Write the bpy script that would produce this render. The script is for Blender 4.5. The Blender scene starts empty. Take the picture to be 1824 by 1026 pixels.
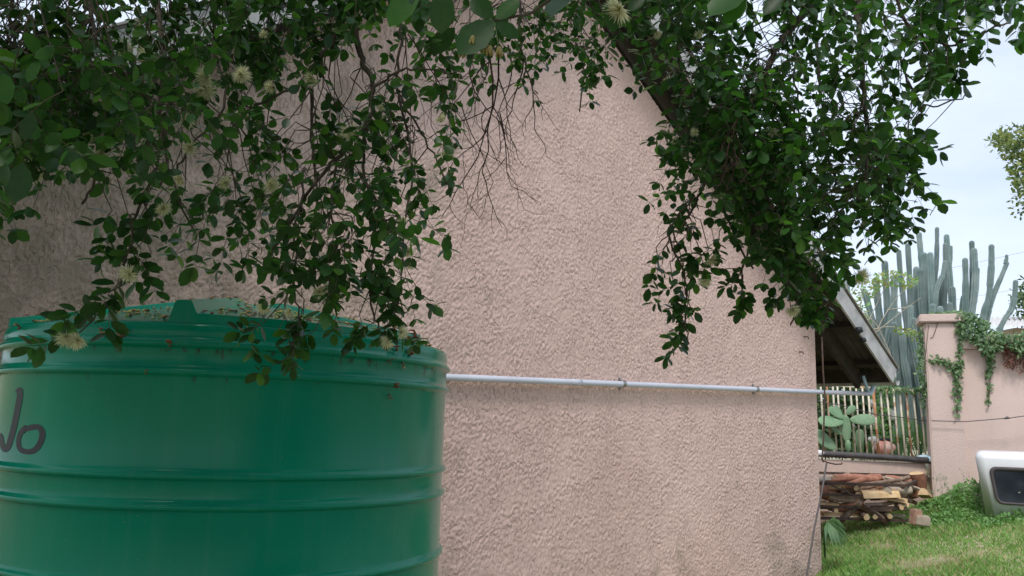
import bpy, bmesh, math, random
import numpy as np
from mathutils import Vector, Matrix, Euler

random.seed(7)
rng = np.random.default_rng(7)
scene = bpy.context.scene
COL = scene.collection
rad = math.radians

# ------------------------------------------------------------------ camera
W, H, F = 1824.0, 1026.0, 1473.4
PITCH, ROLL = 0.1645, 0.030
EYE = np.array([0.0, 0.0, 1.6])
_cp, _sp, _cr, _sr = math.cos(PITCH), math.sin(PITCH), math.cos(ROLL), math.sin(ROLL)
FWD = np.array([0, _cp, _sp])
_u0 = np.array([0, -_sp, _cp]); _r0 = np.array([1.0, 0, 0])
RGT = _cr * _r0 + _sr * _u0
UPV = -_sr * _r0 + _cr * _u0
cam_data = bpy.data.cameras.new('camera')
cam_data.sensor_width = 36.0
cam_data.lens = F / W * 36.0
cam_data.clip_start = 0.05
cam_data.clip_end = 2000
cam = bpy.data.objects.new('camera', cam_data)
COL.objects.link(cam)
M = Matrix.Identity(4)
for i in range(3):
    M[i][0] = RGT[i]; M[i][1] = UPV[i]; M[i][2] = -FWD[i]; M[i][3] = EYE[i]
cam.matrix_world = M
scene.camera = cam

# ------------------------------------------------------------------ sky and sun
SUN_EL, SUN_AZ = rad(54), rad(198)          # azimuth measured from +Y towards +X (behind the camera, a little to the left)
world = bpy.data.worlds.new('World'); scene.world = world
world.use_nodes = True
wn, wl = world.node_tree.nodes, world.node_tree.links
wn.clear()
w_out = wn.new('ShaderNodeOutputWorld'); w_bg = wn.new('ShaderNodeBackground')
w_sky = wn.new('ShaderNodeTexSky'); w_sky.sky_type = 'NISHITA'; w_sky.sun_disc = False
w_sky.sun_elevation = SUN_EL; w_sky.sun_rotation = SUN_AZ
w_sky.air_density = 1.0; w_sky.dust_density = 2.0
w_tc = wn.new('ShaderNodeTexCoord'); w_map = wn.new('ShaderNodeMapping')
w_map.inputs['Scale'].default_value = (1.0, 1.0, 2.6)
w_no = wn.new('ShaderNodeTexNoise'); w_no.inputs['Scale'].default_value = 2.2
w_no.inputs['Detail'].default_value = 6; w_no.inputs['Roughness'].default_value = 0.55
w_cr = wn.new('ShaderNodeValToRGB')
w_cr.color_ramp.elements[0].position = 0.30; w_cr.color_ramp.elements[0].color = (0.55, 0.55, 0.55, 1)
w_cr.color_ramp.elements[1].position = 0.66; w_cr.color_ramp.elements[1].color = (0.97, 0.97, 0.97, 1)
w_mix = wn.new('ShaderNodeMix'); w_mix.data_type = 'RGBA'
w_mix.inputs[7].default_value = (6.8, 7.55, 9.0, 1)
wl.new(w_tc.outputs['Generated'], w_map.inputs['Vector']); wl.new(w_map.outputs[0], w_no.inputs['Vector'])
wl.new(w_no.outputs['Fac'], w_cr.inputs[0]); wl.new(w_cr.outputs[0], w_mix.inputs[0])
wl.new(w_sky.outputs[0], w_mix.inputs[6]); wl.new(w_mix.outputs[2], w_bg.inputs['Color'])
w_bg.inputs['Strength'].default_value = 0.10
wl.new(w_bg.outputs[0], w_out.inputs['Surface'])
sd = bpy.data.lights.new('sun', 'SUN'); sd.energy = 1.5; sd.angle = rad(12); sd.color = (1.0, 0.96, 0.90)
sun = bpy.data.objects.new('sun', sd); COL.objects.link(sun)
_sv = Vector((math.sin(SUN_AZ) * math.cos(SUN_EL), math.cos(SUN_AZ) * math.cos(SUN_EL), math.sin(SUN_EL)))
sun.rotation_euler = _sv.to_track_quat('Z', 'Y').to_euler()
scene.view_settings.view_transform = 'Standard'
scene.view_settings.look = 'None'
scene.view_settings.exposure = 0.60
scene.view_settings.gamma = 1.0
scene.view_settings.use_curve_mapping = False
scene.cycles.max_bounces = 6
scene.cycles.transparent_max_bounces = 6
scene.cycles.use_denoising = True

# ------------------------------------------------------------------ helpers
def at(x, y, Y):
    """World point seen at photograph pixel (x, y) at forward distance Y (metres)."""
    d = (x - W / 2) / F * RGT - (y - H / 2) / F * UPV + FWD
    return EYE + d * (Y / d[1])

def project(P):
    P = np.asarray(P, float) - EYE
    z = P @ FWD
    return W / 2 + F * (P @ RGT) / z, H / 2 - F * (P @ UPV) / z, z

def tag(o, label=None, cat=None, group=None, kind=None):
    if label: o['label'] = label
    if cat: o['category'] = cat
    if group: o['group'] = group
    if kind: o['kind'] = kind
    return o

def empty(name, loc=(0, 0, 0), **k):
    o = bpy.data.objects.new(name, None); COL.objects.link(o)
    o.location = loc; o.empty_display_size = 0.1
    bpy.context.view_layer.update()
    return tag(o, **k)

def link(name, mesh, parent=None, world=None, **k):
    o = bpy.data.objects.new(name, mesh); COL.objects.link(o)
    if world is not None: o.matrix_world = world
    if parent is not None:
        o.parent = parent
        # meshes are modelled in world coordinates: undo the parent's own placement
        o.matrix_parent_inverse = parent_world(parent).inverted()
    return tag(o, **k)

def parent_world(p):
    m = Matrix.LocRotScale(p.location, p.rotation_euler.to_quaternion() if p.rotation_mode != 'QUATERNION' else p.rotation_quaternion, p.scale)
    if p.parent is not None:
        m = parent_world(p.parent) @ p.matrix_parent_inverse @ m
    return m

def nrm(v):
    v = np.asarray(v, float); n = np.linalg.norm(v)
    return v / n if n > 1e-9 else v

class MB:
    """Collects shapes into one mesh."""
    def __init__(s): s.v = []; s.f = []; s.m = []; s.sm = []
    def add(s, vs, fs, mi=0, smooth=False):
        b = len(s.v); s.v += [tuple(map(float, p)) for p in vs]
        for f in fs:
            s.f.append([i + b for i in f]); s.m.append(mi); s.sm.append(smooth)
    def box(s, c, size, R=None, mi=0, taper=1.0):
        hx, hy, hz = [q / 2 for q in size]
        P = []
        for z in (-1, 1):
            k = taper if z > 0 else 1.0
            for x, y in ((-1, -1), (1, -1), (1, 1), (-1, 1)):
                P.append(np.array([x * hx * k, y * hy * k, z * hz]))
        if R is not None: P = [R @ p for p in P]
        s.add([p + np.array(c) for p in P], [(3, 2, 1, 0), (4, 5, 6, 7), (0, 1, 5, 4), (1, 2, 6, 5), (2, 3, 7, 6), (3, 0, 4, 7)], mi)
    def beam(s, a, b, w, h, up=(0, 0, 1), mi=0):
        a = np.array(a, float); b = np.array(b, float)
        d = nrm(b - a); side = nrm(np.cross(d, up)); u = np.cross(side, d)
        R = np.stack([d, side, u], 1)
        s.box((a + b) / 2, (np.linalg.norm(b - a), w, h), R, mi)
    def tube(s, path, r, n=6, mi=0, cap=True, smooth=True, star=0.0):
        path = [np.array(p, float) for p in path]
        if not hasattr(r, '__len__'): r = [r] * len(path)
        ref = None; rings = []; vs = []
        for i, p in enumerate(path):
            d = nrm(path[min(i + 1, len(path) - 1)] - path[max(i - 1, 0)])
            if ref is None:
                ref = np.array([1., 0, 0]) if abs(d[0]) < .8 else np.array([0, 1., 0])
            ref = nrm(ref - d * (ref @ d)); q = np.cross(d, ref)
            for k in range(n):
                a = 2 * math.pi * k / n
                rr = r[i] * (1 - star * (k % 2))
                vs.append(p + rr * (math.cos(a) * ref + math.sin(a) * q))
        fs = []
        for i in range(len(path) - 1):
            for k in range(n):
                fs.append((i * n + k, i * n + (k + 1) % n, (i + 1) * n + (k + 1) % n, (i + 1) * n + k))
        if cap:
            fs.append(tuple(range(n - 1, -1, -1))); fs.append(tuple((len(path) - 1) * n + k for k in range(n)))
        s.add(vs, fs, mi, smooth)
    def lathe(s, prof, c=(0, 0, 0), n=32, mi=0, smooth=True):
        vs = []; fs = []
        for r_, z in prof:
            for k in range(n):
                a = 2 * math.pi * k / n
                vs.append((c[0] + r_ * math.cos(a), c[1] + r_ * math.sin(a), c[2] + z))
        for i in range(len(prof) - 1):
            for k in range(n):
                fs.append((i * n + k, i * n + (k + 1) % n, (i + 1) * n + (k + 1) % n, (i + 1) * n + k))
        s.add(vs, fs, mi, smooth)
    def blob(s, c, rx, ry, rz, n=10, m=7, mi=0, noise=0.1, R=None):
        vs = []; fs = []
        for i in range(m + 1):
            t = math.pi * i / m
            for k in range(n):
                a = 2 * math.pi * k / n
                q = 1 + random.uniform(-noise, noise)
                p = np.array([rx * math.sin(t) * math.cos(a) * q, ry * math.sin(t) * math.sin(a) * q, rz * math.cos(t) * q])
                if R is not None: p = R @ p
                vs.append(p + np.array(c))
        for i in range(m):
            for k in range(n):
                fs.append((i * n + k, (i + 1) * n + k, (i + 1) * n + (k + 1) % n, i * n + (k + 1) % n))
        s.add(vs, fs, mi, True)
    def mesh(s, name, mats):
        me = bpy.data.meshes.new(name)
        me.from_pydata(s.v, [], s.f)
        for m in (mats if isinstance(mats, (list, tuple)) else [mats]): me.materials.append(m)
        me.polygons.foreach_set('material_index', s.m)
        me.polygons.foreach_set('use_smooth', s.sm)
        me.update()
        return me
    def build(s, name, mats, parent=None, **k):
        return link(name, s.mesh(name, mats), parent, **k)

def np_mesh(name, V, Fq, mats, smooth=True, mi=None):
    """Mesh from numpy arrays: V (n,3), Fq (m,k) all faces with k corners."""
    me = bpy.data.meshes.new(name)
    m, k = Fq.shape
    me.vertices.add(len(V)); me.vertices.foreach_set('co', np.ascontiguousarray(V, np.float32).ravel())
    me.loops.add(m * k); me.loops.foreach_set('vertex_index', np.ascontiguousarray(Fq, np.int32).ravel())
    me.polygons.add(m)
    me.polygons.foreach_set('loop_start', np.arange(0, m * k, k, dtype=np.int32))
    me.polygons.foreach_set('use_smooth', np.full(m, smooth))
    for q in (mats if isinstance(mats, (list, tuple)) else [mats]): me.materials.append(q)
    if mi is not None: me.polygons.foreach_set('material_index', np.ascontiguousarray(mi, np.int32))
    me.update(calc_edges=True)
    return me

# ------------------------------------------------------------------ materials
def mat(name, col, rough=0.7, col2=None, scale=8.0, detail=4, bump=0.0, bscale=None, metal=0.0, spec=0.5,
        stretch=None, lo=0.35, hi=0.65, rnd=0.0, trans=0.0, tcol=None, coat=0.0):
    m = bpy.data.materials.new(name); m.use_nodes = True
    nt = m.node_tree; nd, lk = nt.nodes, nt.links
    b = nd['Principled BSDF']
    b.inputs['Base Color'].default_value = (*col, 1); b.inputs['Roughness'].default_value = rough
    b.inputs['Metallic'].default_value = metal; b.inputs['Specular IOR Level'].default_value = spec
    b.inputs['Coat Weight'].default_value = coat
    tc = nd.new('ShaderNodeTexCoord'); vec = tc.outputs['Object']
    if stretch:
        mp = nd.new('ShaderNodeMapping'); mp.inputs['Scale'].default_value = stretch
        lk.new(vec, mp.inputs['Vector']); vec = mp.outputs[0]
    last = None
    if col2 is not None:
        no = nd.new('ShaderNodeTexNoise'); no.inputs['Scale'].default_value = scale; no.inputs['Detail'].default_value = detail
        lk.new(vec, no.inputs['Vector'])
        cr = nd.new('ShaderNodeValToRGB')
        cr.color_ramp.elements[0].position = lo; cr.color_ramp.elements[0].color = (*col, 1)
        cr.color_ramp.elements[1].position = hi; cr.color_ramp.elements[1].color = (*col2, 1)
        lk.new(no.outputs['Fac'], cr.inputs[0]); last = cr.outputs[0]
        lk.new(last, b.inputs['Base Color'])
    if rnd > 0:
        oi = nd.new('ShaderNodeObjectInfo'); hs = nd.new('ShaderNodeHueSaturation')
        mr = nd.new('ShaderNodeMapRange'); mr.inputs[3].default_value = 1 - rnd; mr.inputs[4].default_value = 1 + rnd
        lk.new(oi.outputs['Random'], mr.inputs[0]); lk.new(mr.outputs[0], hs.inputs['Value'])
        if last is not None: lk.new(last, hs.inputs['Color'])
        else: hs.inputs['Color'].default_value = (*col, 1)
        lk.new(hs.outputs[0], b.inputs['Base Color']); last = hs.outputs[0]
    if bump > 0:
        n2 = nd.new('ShaderNodeTexNoise'); n2.inputs['Scale'].default_value = bscale or scale * 4; n2.inputs['Detail'].default_value = 5
        lk.new(vec, n2.inputs['Vector'])
        bp = nd.new('ShaderNodeBump'); bp.inputs['Strength'].default_value = bump; bp.inputs['Distance'].default_value = 0.01
        lk.new(n2.outputs['Fac'], bp.inputs['Height']); lk.new(bp.outputs[0], b.inputs['Normal'])
    if trans > 0:
        t = nd.new('ShaderNodeBsdfTranslucent'); t.inputs['Color'].default_value = (*(tcol or col), 1)
        mx = nd.new('ShaderNodeMixShader'); mx.inputs[0].default_value = trans
        lk.new(b.outputs[0], mx.inputs[1]); lk.new(t.outputs[0], mx.inputs[2])
        lk.new(mx.outputs[0], nd['Material Output'].inputs['Surface'])
    return m

def stucco_mat(name, c1, c2, dirt, bump=0.0):
    """Pink wall paint: mottled, faint vertical washing, dirt specks."""
    m = mat(name, c1, 0.85, c2, 0.9, 5, bump=0.35 + bump, bscale=55 if bump else 160, spec=0.25, lo=.3, hi=.7)
    nt = m.node_tree; nd, lk = nt.nodes, nt.links; b = nd['Principled BSDF']
    src = b.inputs['Base Color'].links[0].from_socket
    tc = nd.new('ShaderNodeTexCoord'); mp = nd.new('ShaderNodeMapping'); mp.inputs['Scale'].default_value = (3.2, 3.2, .35)
    lk.new(tc.outputs['Object'], mp.inputs['Vector'])
    no = nd.new('ShaderNodeTexNoise'); no.inputs['Scale'].default_value = 1.6; no.inputs['Detail'].default_value = 8; no.inputs['Roughness'].default_value = .65
    lk.new(mp.outputs[0], no.inputs['Vector'])
    cr = nd.new('ShaderNodeValToRGB'); cr.color_ramp.elements[0].position = .50; cr.color_ramp.elements[1].position = .78
    cr.color_ramp.elements[0].color = (0, 0, 0, 1); cr.color_ramp.elements[1].color = (.38, .38, .38, 1)
    lk.new(no.outputs['Fac'], cr.inputs[0])
    mx = nd.new('ShaderNodeMix'); mx.data_type = 'RGBA'
    lk.new(cr.outputs[0], mx.inputs[0]); lk.new(src, mx.inputs[6]); mx.inputs[7].default_value = (*dirt, 1)
    lk.new(mx.outputs[2], b.inputs['Base Color'])
    return m

def flake_bump(m):
    """Fine trowel flakes on the big wall: thin steep-edged relief, broken up by smoother areas."""
    nt = m.node_tree; nd, lk = nt.nodes, nt.links; b = nd['Principled BSDF']
    old = b.inputs['Normal'].links[0].from_socket
    tc = nd.new('ShaderNodeTexCoord'); rot = nd.new('ShaderNodeMapping'); rot.inputs['Rotation'].default_value = (0, 0, -0.7103)
    mp = nd.new('ShaderNodeMapping'); mp.inputs['Rotation'].default_value = (0, .30, 0); mp.inputs['Scale'].default_value = (1, .2, .58)
    lk.new(tc.outputs['Object'], rot.inputs['Vector']); lk.new(rot.outputs[0], mp.inputs['Vector'])
    n1 = nd.new('ShaderNodeTexNoise'); n1.inputs['Scale'].default_value = 30; n1.inputs['Detail'].default_value = 2.5; n1.inputs['Distortion'].default_value = .6
    lk.new(mp.outputs[0], n1.inputs['Vector'])
    r1 = nd.new('ShaderNodeMapRange'); r1.interpolation_type = 'SMOOTHSTEP'; r1.inputs[1].default_value = .44; r1.inputs[2].default_value = .515
    lk.new(n1.outputs['Fac'], r1.inputs[0])
    n2 = nd.new('ShaderNodeTexNoise'); n2.inputs['Scale'].default_value = 4.5; n2.inputs['Detail'].default_value = 3
    lk.new(rot.outputs[0], n2.inputs['Vector'])
    r2 = nd.new('ShaderNodeMapRange'); r2.inputs[1].default_value = .36; r2.inputs[2].default_value = .60; r2.inputs[3].default_value = .25
    lk.new(n2.outputs['Fac'], r2.inputs[0])
    mu = nd.new('ShaderNodeMath'); mu.operation = 'MULTIPLY'; lk.new(r1.outputs[0], mu.inputs[0]); lk.new(r2.outputs[0], mu.inputs[1])
    bp = nd.new('ShaderNodeBump'); bp.inputs['Strength'].default_value = 1.0; bp.inputs['Distance'].default_value = .0070
    lk.new(mu.outputs[0], bp.inputs['Height']); lk.new(old, bp.inputs['Normal']); lk.new(bp.outputs[0], b.inputs['Normal'])
    return m
MT = {}
def shade_and_splash(m):  # tree shade at the left put into the colour, plus dirt splash below
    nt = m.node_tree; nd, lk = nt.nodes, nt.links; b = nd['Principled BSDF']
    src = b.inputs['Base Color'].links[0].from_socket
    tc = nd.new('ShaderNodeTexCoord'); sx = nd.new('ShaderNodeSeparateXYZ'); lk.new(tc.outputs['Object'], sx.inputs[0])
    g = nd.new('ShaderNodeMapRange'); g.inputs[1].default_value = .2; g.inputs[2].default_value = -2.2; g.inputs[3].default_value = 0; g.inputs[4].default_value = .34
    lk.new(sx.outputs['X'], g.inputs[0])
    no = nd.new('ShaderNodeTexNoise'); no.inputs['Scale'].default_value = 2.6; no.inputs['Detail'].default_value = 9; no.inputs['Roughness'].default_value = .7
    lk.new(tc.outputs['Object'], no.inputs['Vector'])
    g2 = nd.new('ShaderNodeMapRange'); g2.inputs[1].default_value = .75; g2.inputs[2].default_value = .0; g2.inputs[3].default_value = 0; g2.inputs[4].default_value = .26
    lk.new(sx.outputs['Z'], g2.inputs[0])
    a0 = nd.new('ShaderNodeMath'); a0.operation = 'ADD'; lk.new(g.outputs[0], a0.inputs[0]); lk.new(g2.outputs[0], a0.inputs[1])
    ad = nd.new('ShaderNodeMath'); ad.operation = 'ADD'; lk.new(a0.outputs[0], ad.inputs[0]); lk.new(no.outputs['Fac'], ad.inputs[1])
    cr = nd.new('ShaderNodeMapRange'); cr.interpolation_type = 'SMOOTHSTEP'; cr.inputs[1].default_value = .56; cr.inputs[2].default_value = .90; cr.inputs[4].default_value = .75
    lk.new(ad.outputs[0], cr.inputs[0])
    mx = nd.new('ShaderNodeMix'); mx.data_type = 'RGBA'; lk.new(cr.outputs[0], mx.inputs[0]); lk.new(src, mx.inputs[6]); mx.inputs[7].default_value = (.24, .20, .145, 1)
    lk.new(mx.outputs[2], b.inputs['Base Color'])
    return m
MT['stucco'] = shade_and_splash(flake_bump(stucco_mat('pink_stucco', (.59, .42, .36), (.66, .485, .42), (.44, .335, .29))))
MT['stucco2'] = stucco_mat('boundary_stucco', (.62, .475, .42), (.68, .54, .48), (.50, .42, .36), bump=.3)
MT['lowwall'] = stucco_mat('stained_stucco', (.58, .43, .36), (.64, .48, .41), (.28, .24, .20), bump=.25)
MT['barge'] = mat('weathered_board', (.46, .46, .45), .85, (.26, .26, .25), 5, 8, bump=.2, lo=.40, hi=.72)
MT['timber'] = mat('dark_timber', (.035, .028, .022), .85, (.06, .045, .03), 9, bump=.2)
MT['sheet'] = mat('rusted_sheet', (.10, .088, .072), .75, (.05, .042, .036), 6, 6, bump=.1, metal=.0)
MT['roofout'] = mat('roof_outside', (.35, .34, .33), .7, (.25, .2, .17), 3)
MT['pipe'] = mat('pvc_pipe', (.56, .59, .67), .4, (.50, .52, .58), 3, bump=.02)
MT['steel'] = mat('galvanised_clip', (.32, .32, .31), .4, metal=.9)
MT['tank_dark'] = mat('black_letter', (.008, .012, .014), .55)
MT['bark'] = mat('bark', (.075, .058, .045), .9, (.14, .115, .095), 24, 6, bump=.6, bscale=60)
MT['twig'] = mat('twig_bark', (.075, .055, .04), .85, (.13, .1, .08), 30)
MT['deadtwig'] = mat('dry_twig', (.055, .03, .025), .85, (.09, .05, .04), 20)
MT['leaf_a'] = mat('leaf_dark', (.023, .070, .020), .36, (.035, .095, .026), 6, spec=.32, rnd=.25, trans=.16, tcol=(.065, .22, .02))
MT['leaf_b'] = mat('leaf_mid', (.038, .112, .028), .36, (.05, .138, .033), 6, spec=.32, rnd=.25, trans=.28, tcol=(.10, .33, .03))
MT['leaf_c'] = mat('leaf_young', (.07, .17, .03), .36, (.09, .19, .035), 6, rnd=.2, trans=.40, tcol=(.14, .38, .03))
MT['stamen'] = mat('cream_stamen', (.87, .86, .68), .7, trans=.45, tcol=(.8, .8, .5))
MT['bud'] = mat('yellow_bud', (.42, .36, .14), .7, (.36, .27, .10), 40)
MT['litter_a'] = mat('brown_litter', (.20, .08, .035), .8)
MT['litter_b'] = mat('tan_litter', (.46, .28, .12), .8)
MT['litter_c'] = mat('yellow_litter', (.55, .48, .14), .8)
MT['wood_bark'] = mat('log_bark', (.21, .135, .095), .9, (.34, .24, .175), 14, 6, bump=.5, bscale=50, rnd=.35)
MT['wood_red'] = mat('red_bark', (.28, .115, .07), .9, (.38, .18, .12), 14, 6, bump=.4, bscale=50, rnd=.2)
MT['wood_cut'] = mat('cut_wood', (.58, .38, .19), .8, (.70, .50, .29), 12, 4, rnd=.15, bump=.15, bscale=70)
MT['wood_pale'] = mat('weathered_wood', (.42, .33, .25), .9, (.52, .43, .34), 16, 5, rnd=.15, bump=.3)
MT['iron'] = mat('rusty_iron', (.05, .035, .03), .8, (.10, .055, .035), 12, bump=.2)
MT['blackpipe'] = mat('black_plastic', (.05, .045, .045), .55, (.085, .075, .07), 9, bump=.15)
MT['bar_white'] = mat('peeling_white_paint', (.66, .60, .47), .6, (.40, .24, .13), 7, 6, lo=.55, hi=.68, rnd=.15)
MT['bar_rust'] = mat('rusted_bar', (.36, .17, .08), .8, (.58, .50, .40), 7, 6, lo=.48, hi=.62, rnd=.2)
MT['cactus'] = mat('cactus_skin', (.145, .215, .205), .6, (.235, .295, .28), 3.5, 5, rnd=.22, spec=.3)
MT['cactus_old'] = mat('cactus_old_skin', (.12, .15, .10), .75, (.20, .20, .14), 5, 5, rnd=.2)
MT['pad'] = mat('pad_skin', (.135, .245, .13), .6, (.20, .31, .18), 8, 5, rnd=.15, spec=.35)
def areoles(m):
    nt = m.node_tree; nd, lk = nt.nodes, nt.links; b = nd['Principled BSDF']
    src = b.inputs['Base Color'].links[0].from_socket
    tc = nd.new('ShaderNodeTexCoord'); vo = nd.new('ShaderNodeTexVoronoi'); vo.inputs['Scale'].default_value = 20
    lk.new(tc.outputs['Object'], vo.inputs['Vector'])
    mr = nd.new('ShaderNodeMapRange'); mr.inputs[1].default_value = .16; mr.inputs[2].default_value = .26; mr.inputs[3].default_value = .8; mr.inputs[4].default_value = 0
    lk.new(vo.outputs['Distance'], mr.inputs[0])
    mx = nd.new('ShaderNodeMix'); mx.data_type = 'RGBA'; lk.new(mr.outputs[0], mx.inputs[0]); lk.new(src, mx.inputs[6]); mx.inputs[7].default_value = (.36, .36, .24, 1)
    lk.new(mx.outputs[2], b.inputs['Base Color'])
    return m
areoles(MT['pad'])
MT['fibre'] = mat('white_fibreglass', (.83, .84, .86), .28, (.70, .71, .74), 2, coat=.2)
MT['rubber'] = mat('window_rubber', (.055, .045, .045), .6)
MT['glass'] = mat('dark_glass', (.012, .016, .022), .06, spec=.6)
MT['brick'] = mat('brick_face', (.36, .20, .14), .9, (.45, .28, .2), 18, bump=.4)
MT['wire'] = mat('wire', (.10, .09, .09), .6)
MT['soil'] = mat('garden_soil', (.10, .075, .05), .95, (.16, .12, .08), 6, bump=.4)
MT['grass_a'] = mat('grass_green', (.19, .36, .085), .6, rnd=0, trans=.3, tcol=(.16, .36, .05))
MT['grass_b'] = mat('grass_bright', (.28, .46, .12), .6, trans=.3, tcol=(.3, .55, .12))
MT['grass_c'] = mat('grass_dry', (.50, .44, .24), .7, trans=.25, tcol=(.4, .36, .16))
MT['weed_a'] = mat('weed_leaf', (.14, .30, .08), .55, trans=.3, tcol=(.16, .38, .06))
MT['weed_b'] = mat('weed_leaf_pale', (.23, .40, .13), .55, trans=.3, tcol=(.22, .45, .08))
MT['ivy_a'] = mat('creeper_leaf', (.11, .20, .085), .5, trans=.25, tcol=(.12, .28, .06))
MT['ivy_b'] = mat('creeper_leaf_pale', (.20, .31, .14), .5, trans=.25, tcol=(.2, .36, .1))
MT['deadleaf'] = mat('dead_leaf', (.24, .115, .085), .9, trans=.2, tcol=(.3, .14, .1))
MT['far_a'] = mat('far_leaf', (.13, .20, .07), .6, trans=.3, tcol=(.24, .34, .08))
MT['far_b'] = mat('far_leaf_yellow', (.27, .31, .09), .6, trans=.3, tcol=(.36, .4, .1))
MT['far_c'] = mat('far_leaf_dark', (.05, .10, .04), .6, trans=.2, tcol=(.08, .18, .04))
MT['dry_stick'] = mat('dry_stick', (.42, .37, .29), .85, (.5, .45, .37), 10)
MT['sword'] = mat('sword_leaf', (.045, .115, .04), .5, (.09, .18, .065), 7, trans=.1, tcol=(.1, .2, .05))
MT['plastic_pink'] = mat('pink_bag', (.62, .25, .20), .5, (.75, .55, .48), 14, 3)
MT['plastic_white'] = mat('white_bag', (.72, .70, .68), .5, (.62, .60, .58), 8)
MT['plastic_blue'] = mat('pale_blue_plastic', (.42, .58, .66), .45)

# green tank plastic: dust film and dark specks over glossy green
def tank_mat():
    m = mat('green_plastic', (.0006, .205, .122), .30, (.0012, .235, .142), 1.3, 4, bump=.008, bscale=40, spec=.20)
    nt = m.node_tree; nd, lk = nt.nodes, nt.links; b = nd['Principled BSDF']
    src = b.inputs['Base Color'].links[0].from_socket
    tc = nd.new('ShaderNodeTexCoord')
    mp = nd.new('ShaderNodeMapping'); mp.inputs['Scale'].default_value = (26, 26, 7)
    lk.new(tc.outputs['Object'], mp.inputs['Vector'])
    no = nd.new('ShaderNodeTexNoise'); no.inputs['Scale'].default_value = 1.0; no.inputs['Detail'].default_value = 8; no.inputs['Roughness'].default_value = .72
    lk.new(mp.outputs[0], no.inputs['Vector'])
    # dirt gathers just under each rib and is thrown off lower down
    sx = nd.new('ShaderNodeSeparateXYZ'); lk.new(tc.outputs['Object'], sx.inputs[0])
    band = None
    for zr, w in ((1.838, .055), (1.744, .03)):
        mr = nd.new('ShaderNodeMapRange'); mr.inputs[1].default_value = zr - .022 - w; mr.inputs[2].default_value = zr - .022
        mr.inputs[3].default_value = 0; mr.inputs[4].default_value = .13 if zr > 1.8 else .09
        lk.new(sx.outputs['Z'], mr.inputs[0])
        lt = nd.new('ShaderNodeMath'); lt.operation = 'LESS_THAN'; lk.new(sx.outputs['Z'], lt.inputs[0]); lt.inputs[1].default_value = zr - .012
        mu = nd.new('ShaderNodeMath'); mu.operation = 'MULTIPLY'; lk.new(mr.outputs[0], mu.inputs[0]); lk.new(lt.outputs[0], mu.inputs[1])
        if band is None: band = mu.outputs[0]
        else:
            mxx = nd.new('ShaderNodeMath'); mxx.operation = 'MAXIMUM'; lk.new(band, mxx.inputs[0]); lk.new(mu.outputs[0], mxx.inputs[1]); band = mxx.outputs[0]
    ad = nd.new('ShaderNodeMath'); ad.operation = 'ADD'; lk.new(no.outputs['Fac'], ad.inputs[0]); lk.new(band, ad.inputs[1])
    cr = nd.new('ShaderNodeValToRGB'); cr.color_ramp.elements[0].position = .66; cr.color_ramp.elements[1].position = .74
    cr.color_ramp.elements[0].color = (0, 0, 0, 1); cr.color_ramp.elements[1].color = (.85, .85, .85, 1)
    lk.new(ad.outputs[0], cr.inputs[0])
    mx = nd.new('ShaderNodeMix'); mx.data_type = 'RGBA'
    lk.new(cr.outputs[0], mx.inputs[0]); lk.new(src, mx.inputs[6]); mx.inputs[7].default_value = (.03, .03, .022, 1)
    lk.new(mx.outputs[2], b.inputs['Base Color'])
    # soft roughness variation: dust film
    n3 = nd.new('ShaderNodeTexNoise'); n3.inputs['Scale'].default_value = 4; n3.inputs['Detail'].default_value = 6
    lk.new(tc.outputs['Object'], n3.inputs['Vector'])
    m3 = nd.new('ShaderNodeMapRange'); m3.inputs[3].default_value = .13; m3.inputs[4].default_value = .24
    lk.new(n3.outputs['Fac'], m3.inputs[0]); lk.new(m3.outputs[0], b.inputs['Roughness'])
    return m
def runs(m):
    """Faint pale water runs and a thin dust film on the plastic."""
    nt = m.node_tree; nd, lk = nt.nodes, nt.links; b = nd['Principled BSDF']
    src = b.inputs['Base Color'].links[0].from_socket
    tc = nd.new('ShaderNodeTexCoord'); mp = nd.new('ShaderNodeMapping'); mp.inputs['Scale'].default_value = (22, 22, .9)
    lk.new(tc.outputs['Object'], mp.inputs['Vector'])
    no = nd.new('ShaderNodeTexNoise'); no.inputs['Scale'].default_value = 1; no.inputs['Detail'].default_value = 7; no.inputs['Roughness'].default_value = .65
    lk.new(mp.outputs[0], no.inputs['Vector'])
    mr = nd.new('ShaderNodeMapRange'); mr.inputs[1].default_value = .5; mr.inputs[2].default_value = .8; mr.inputs[4].default_value = .16
    lk.new(no.outputs['Fac'], mr.inputs[0])
    mx = nd.new('ShaderNodeMix'); mx.data_type = 'RGBA'; lk.new(mr.outputs[0], mx.inputs[0]); lk.new(src, mx.inputs[6]); mx.inputs[7].default_value = (.12, .30, .22, 1)
    sp = nd.new('ShaderNodeTexNoise'); sp.inputs['Scale'].default_value = 120; sp.inputs['Detail'].default_value = 2
    lk.new(tc.outputs['Object'], sp.inputs['Vector'])
    m2 = nd.new('ShaderNodeMapRange'); m2.inputs[1].default_value = .76; m2.inputs[2].default_value = .80; m2.inputs[4].default_value = .6
    lk.new(sp.outputs['Fac'], m2.inputs[0])
    mx2 = nd.new('ShaderNodeMix'); mx2.data_type = 'RGBA'; lk.new(m2.outputs[0], mx2.inputs[0]); lk.new(mx.outputs[2], mx2.inputs[6]); mx2.inputs[7].default_value = (.35, .42, .36, 1)
    lk.new(mx2.outputs[2], b.inputs['Base Color'])
    return m
MT['tank'] = runs(tank_mat())

def lawn_mat():
    m = mat('lawn_soil', (.24, .24, .12), .95, (.42, .36, .24), 1.1, 8, bump=.5, bscale=40, lo=.42, hi=.62)
    return m
MT['lawn'] = lawn_mat()

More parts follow.
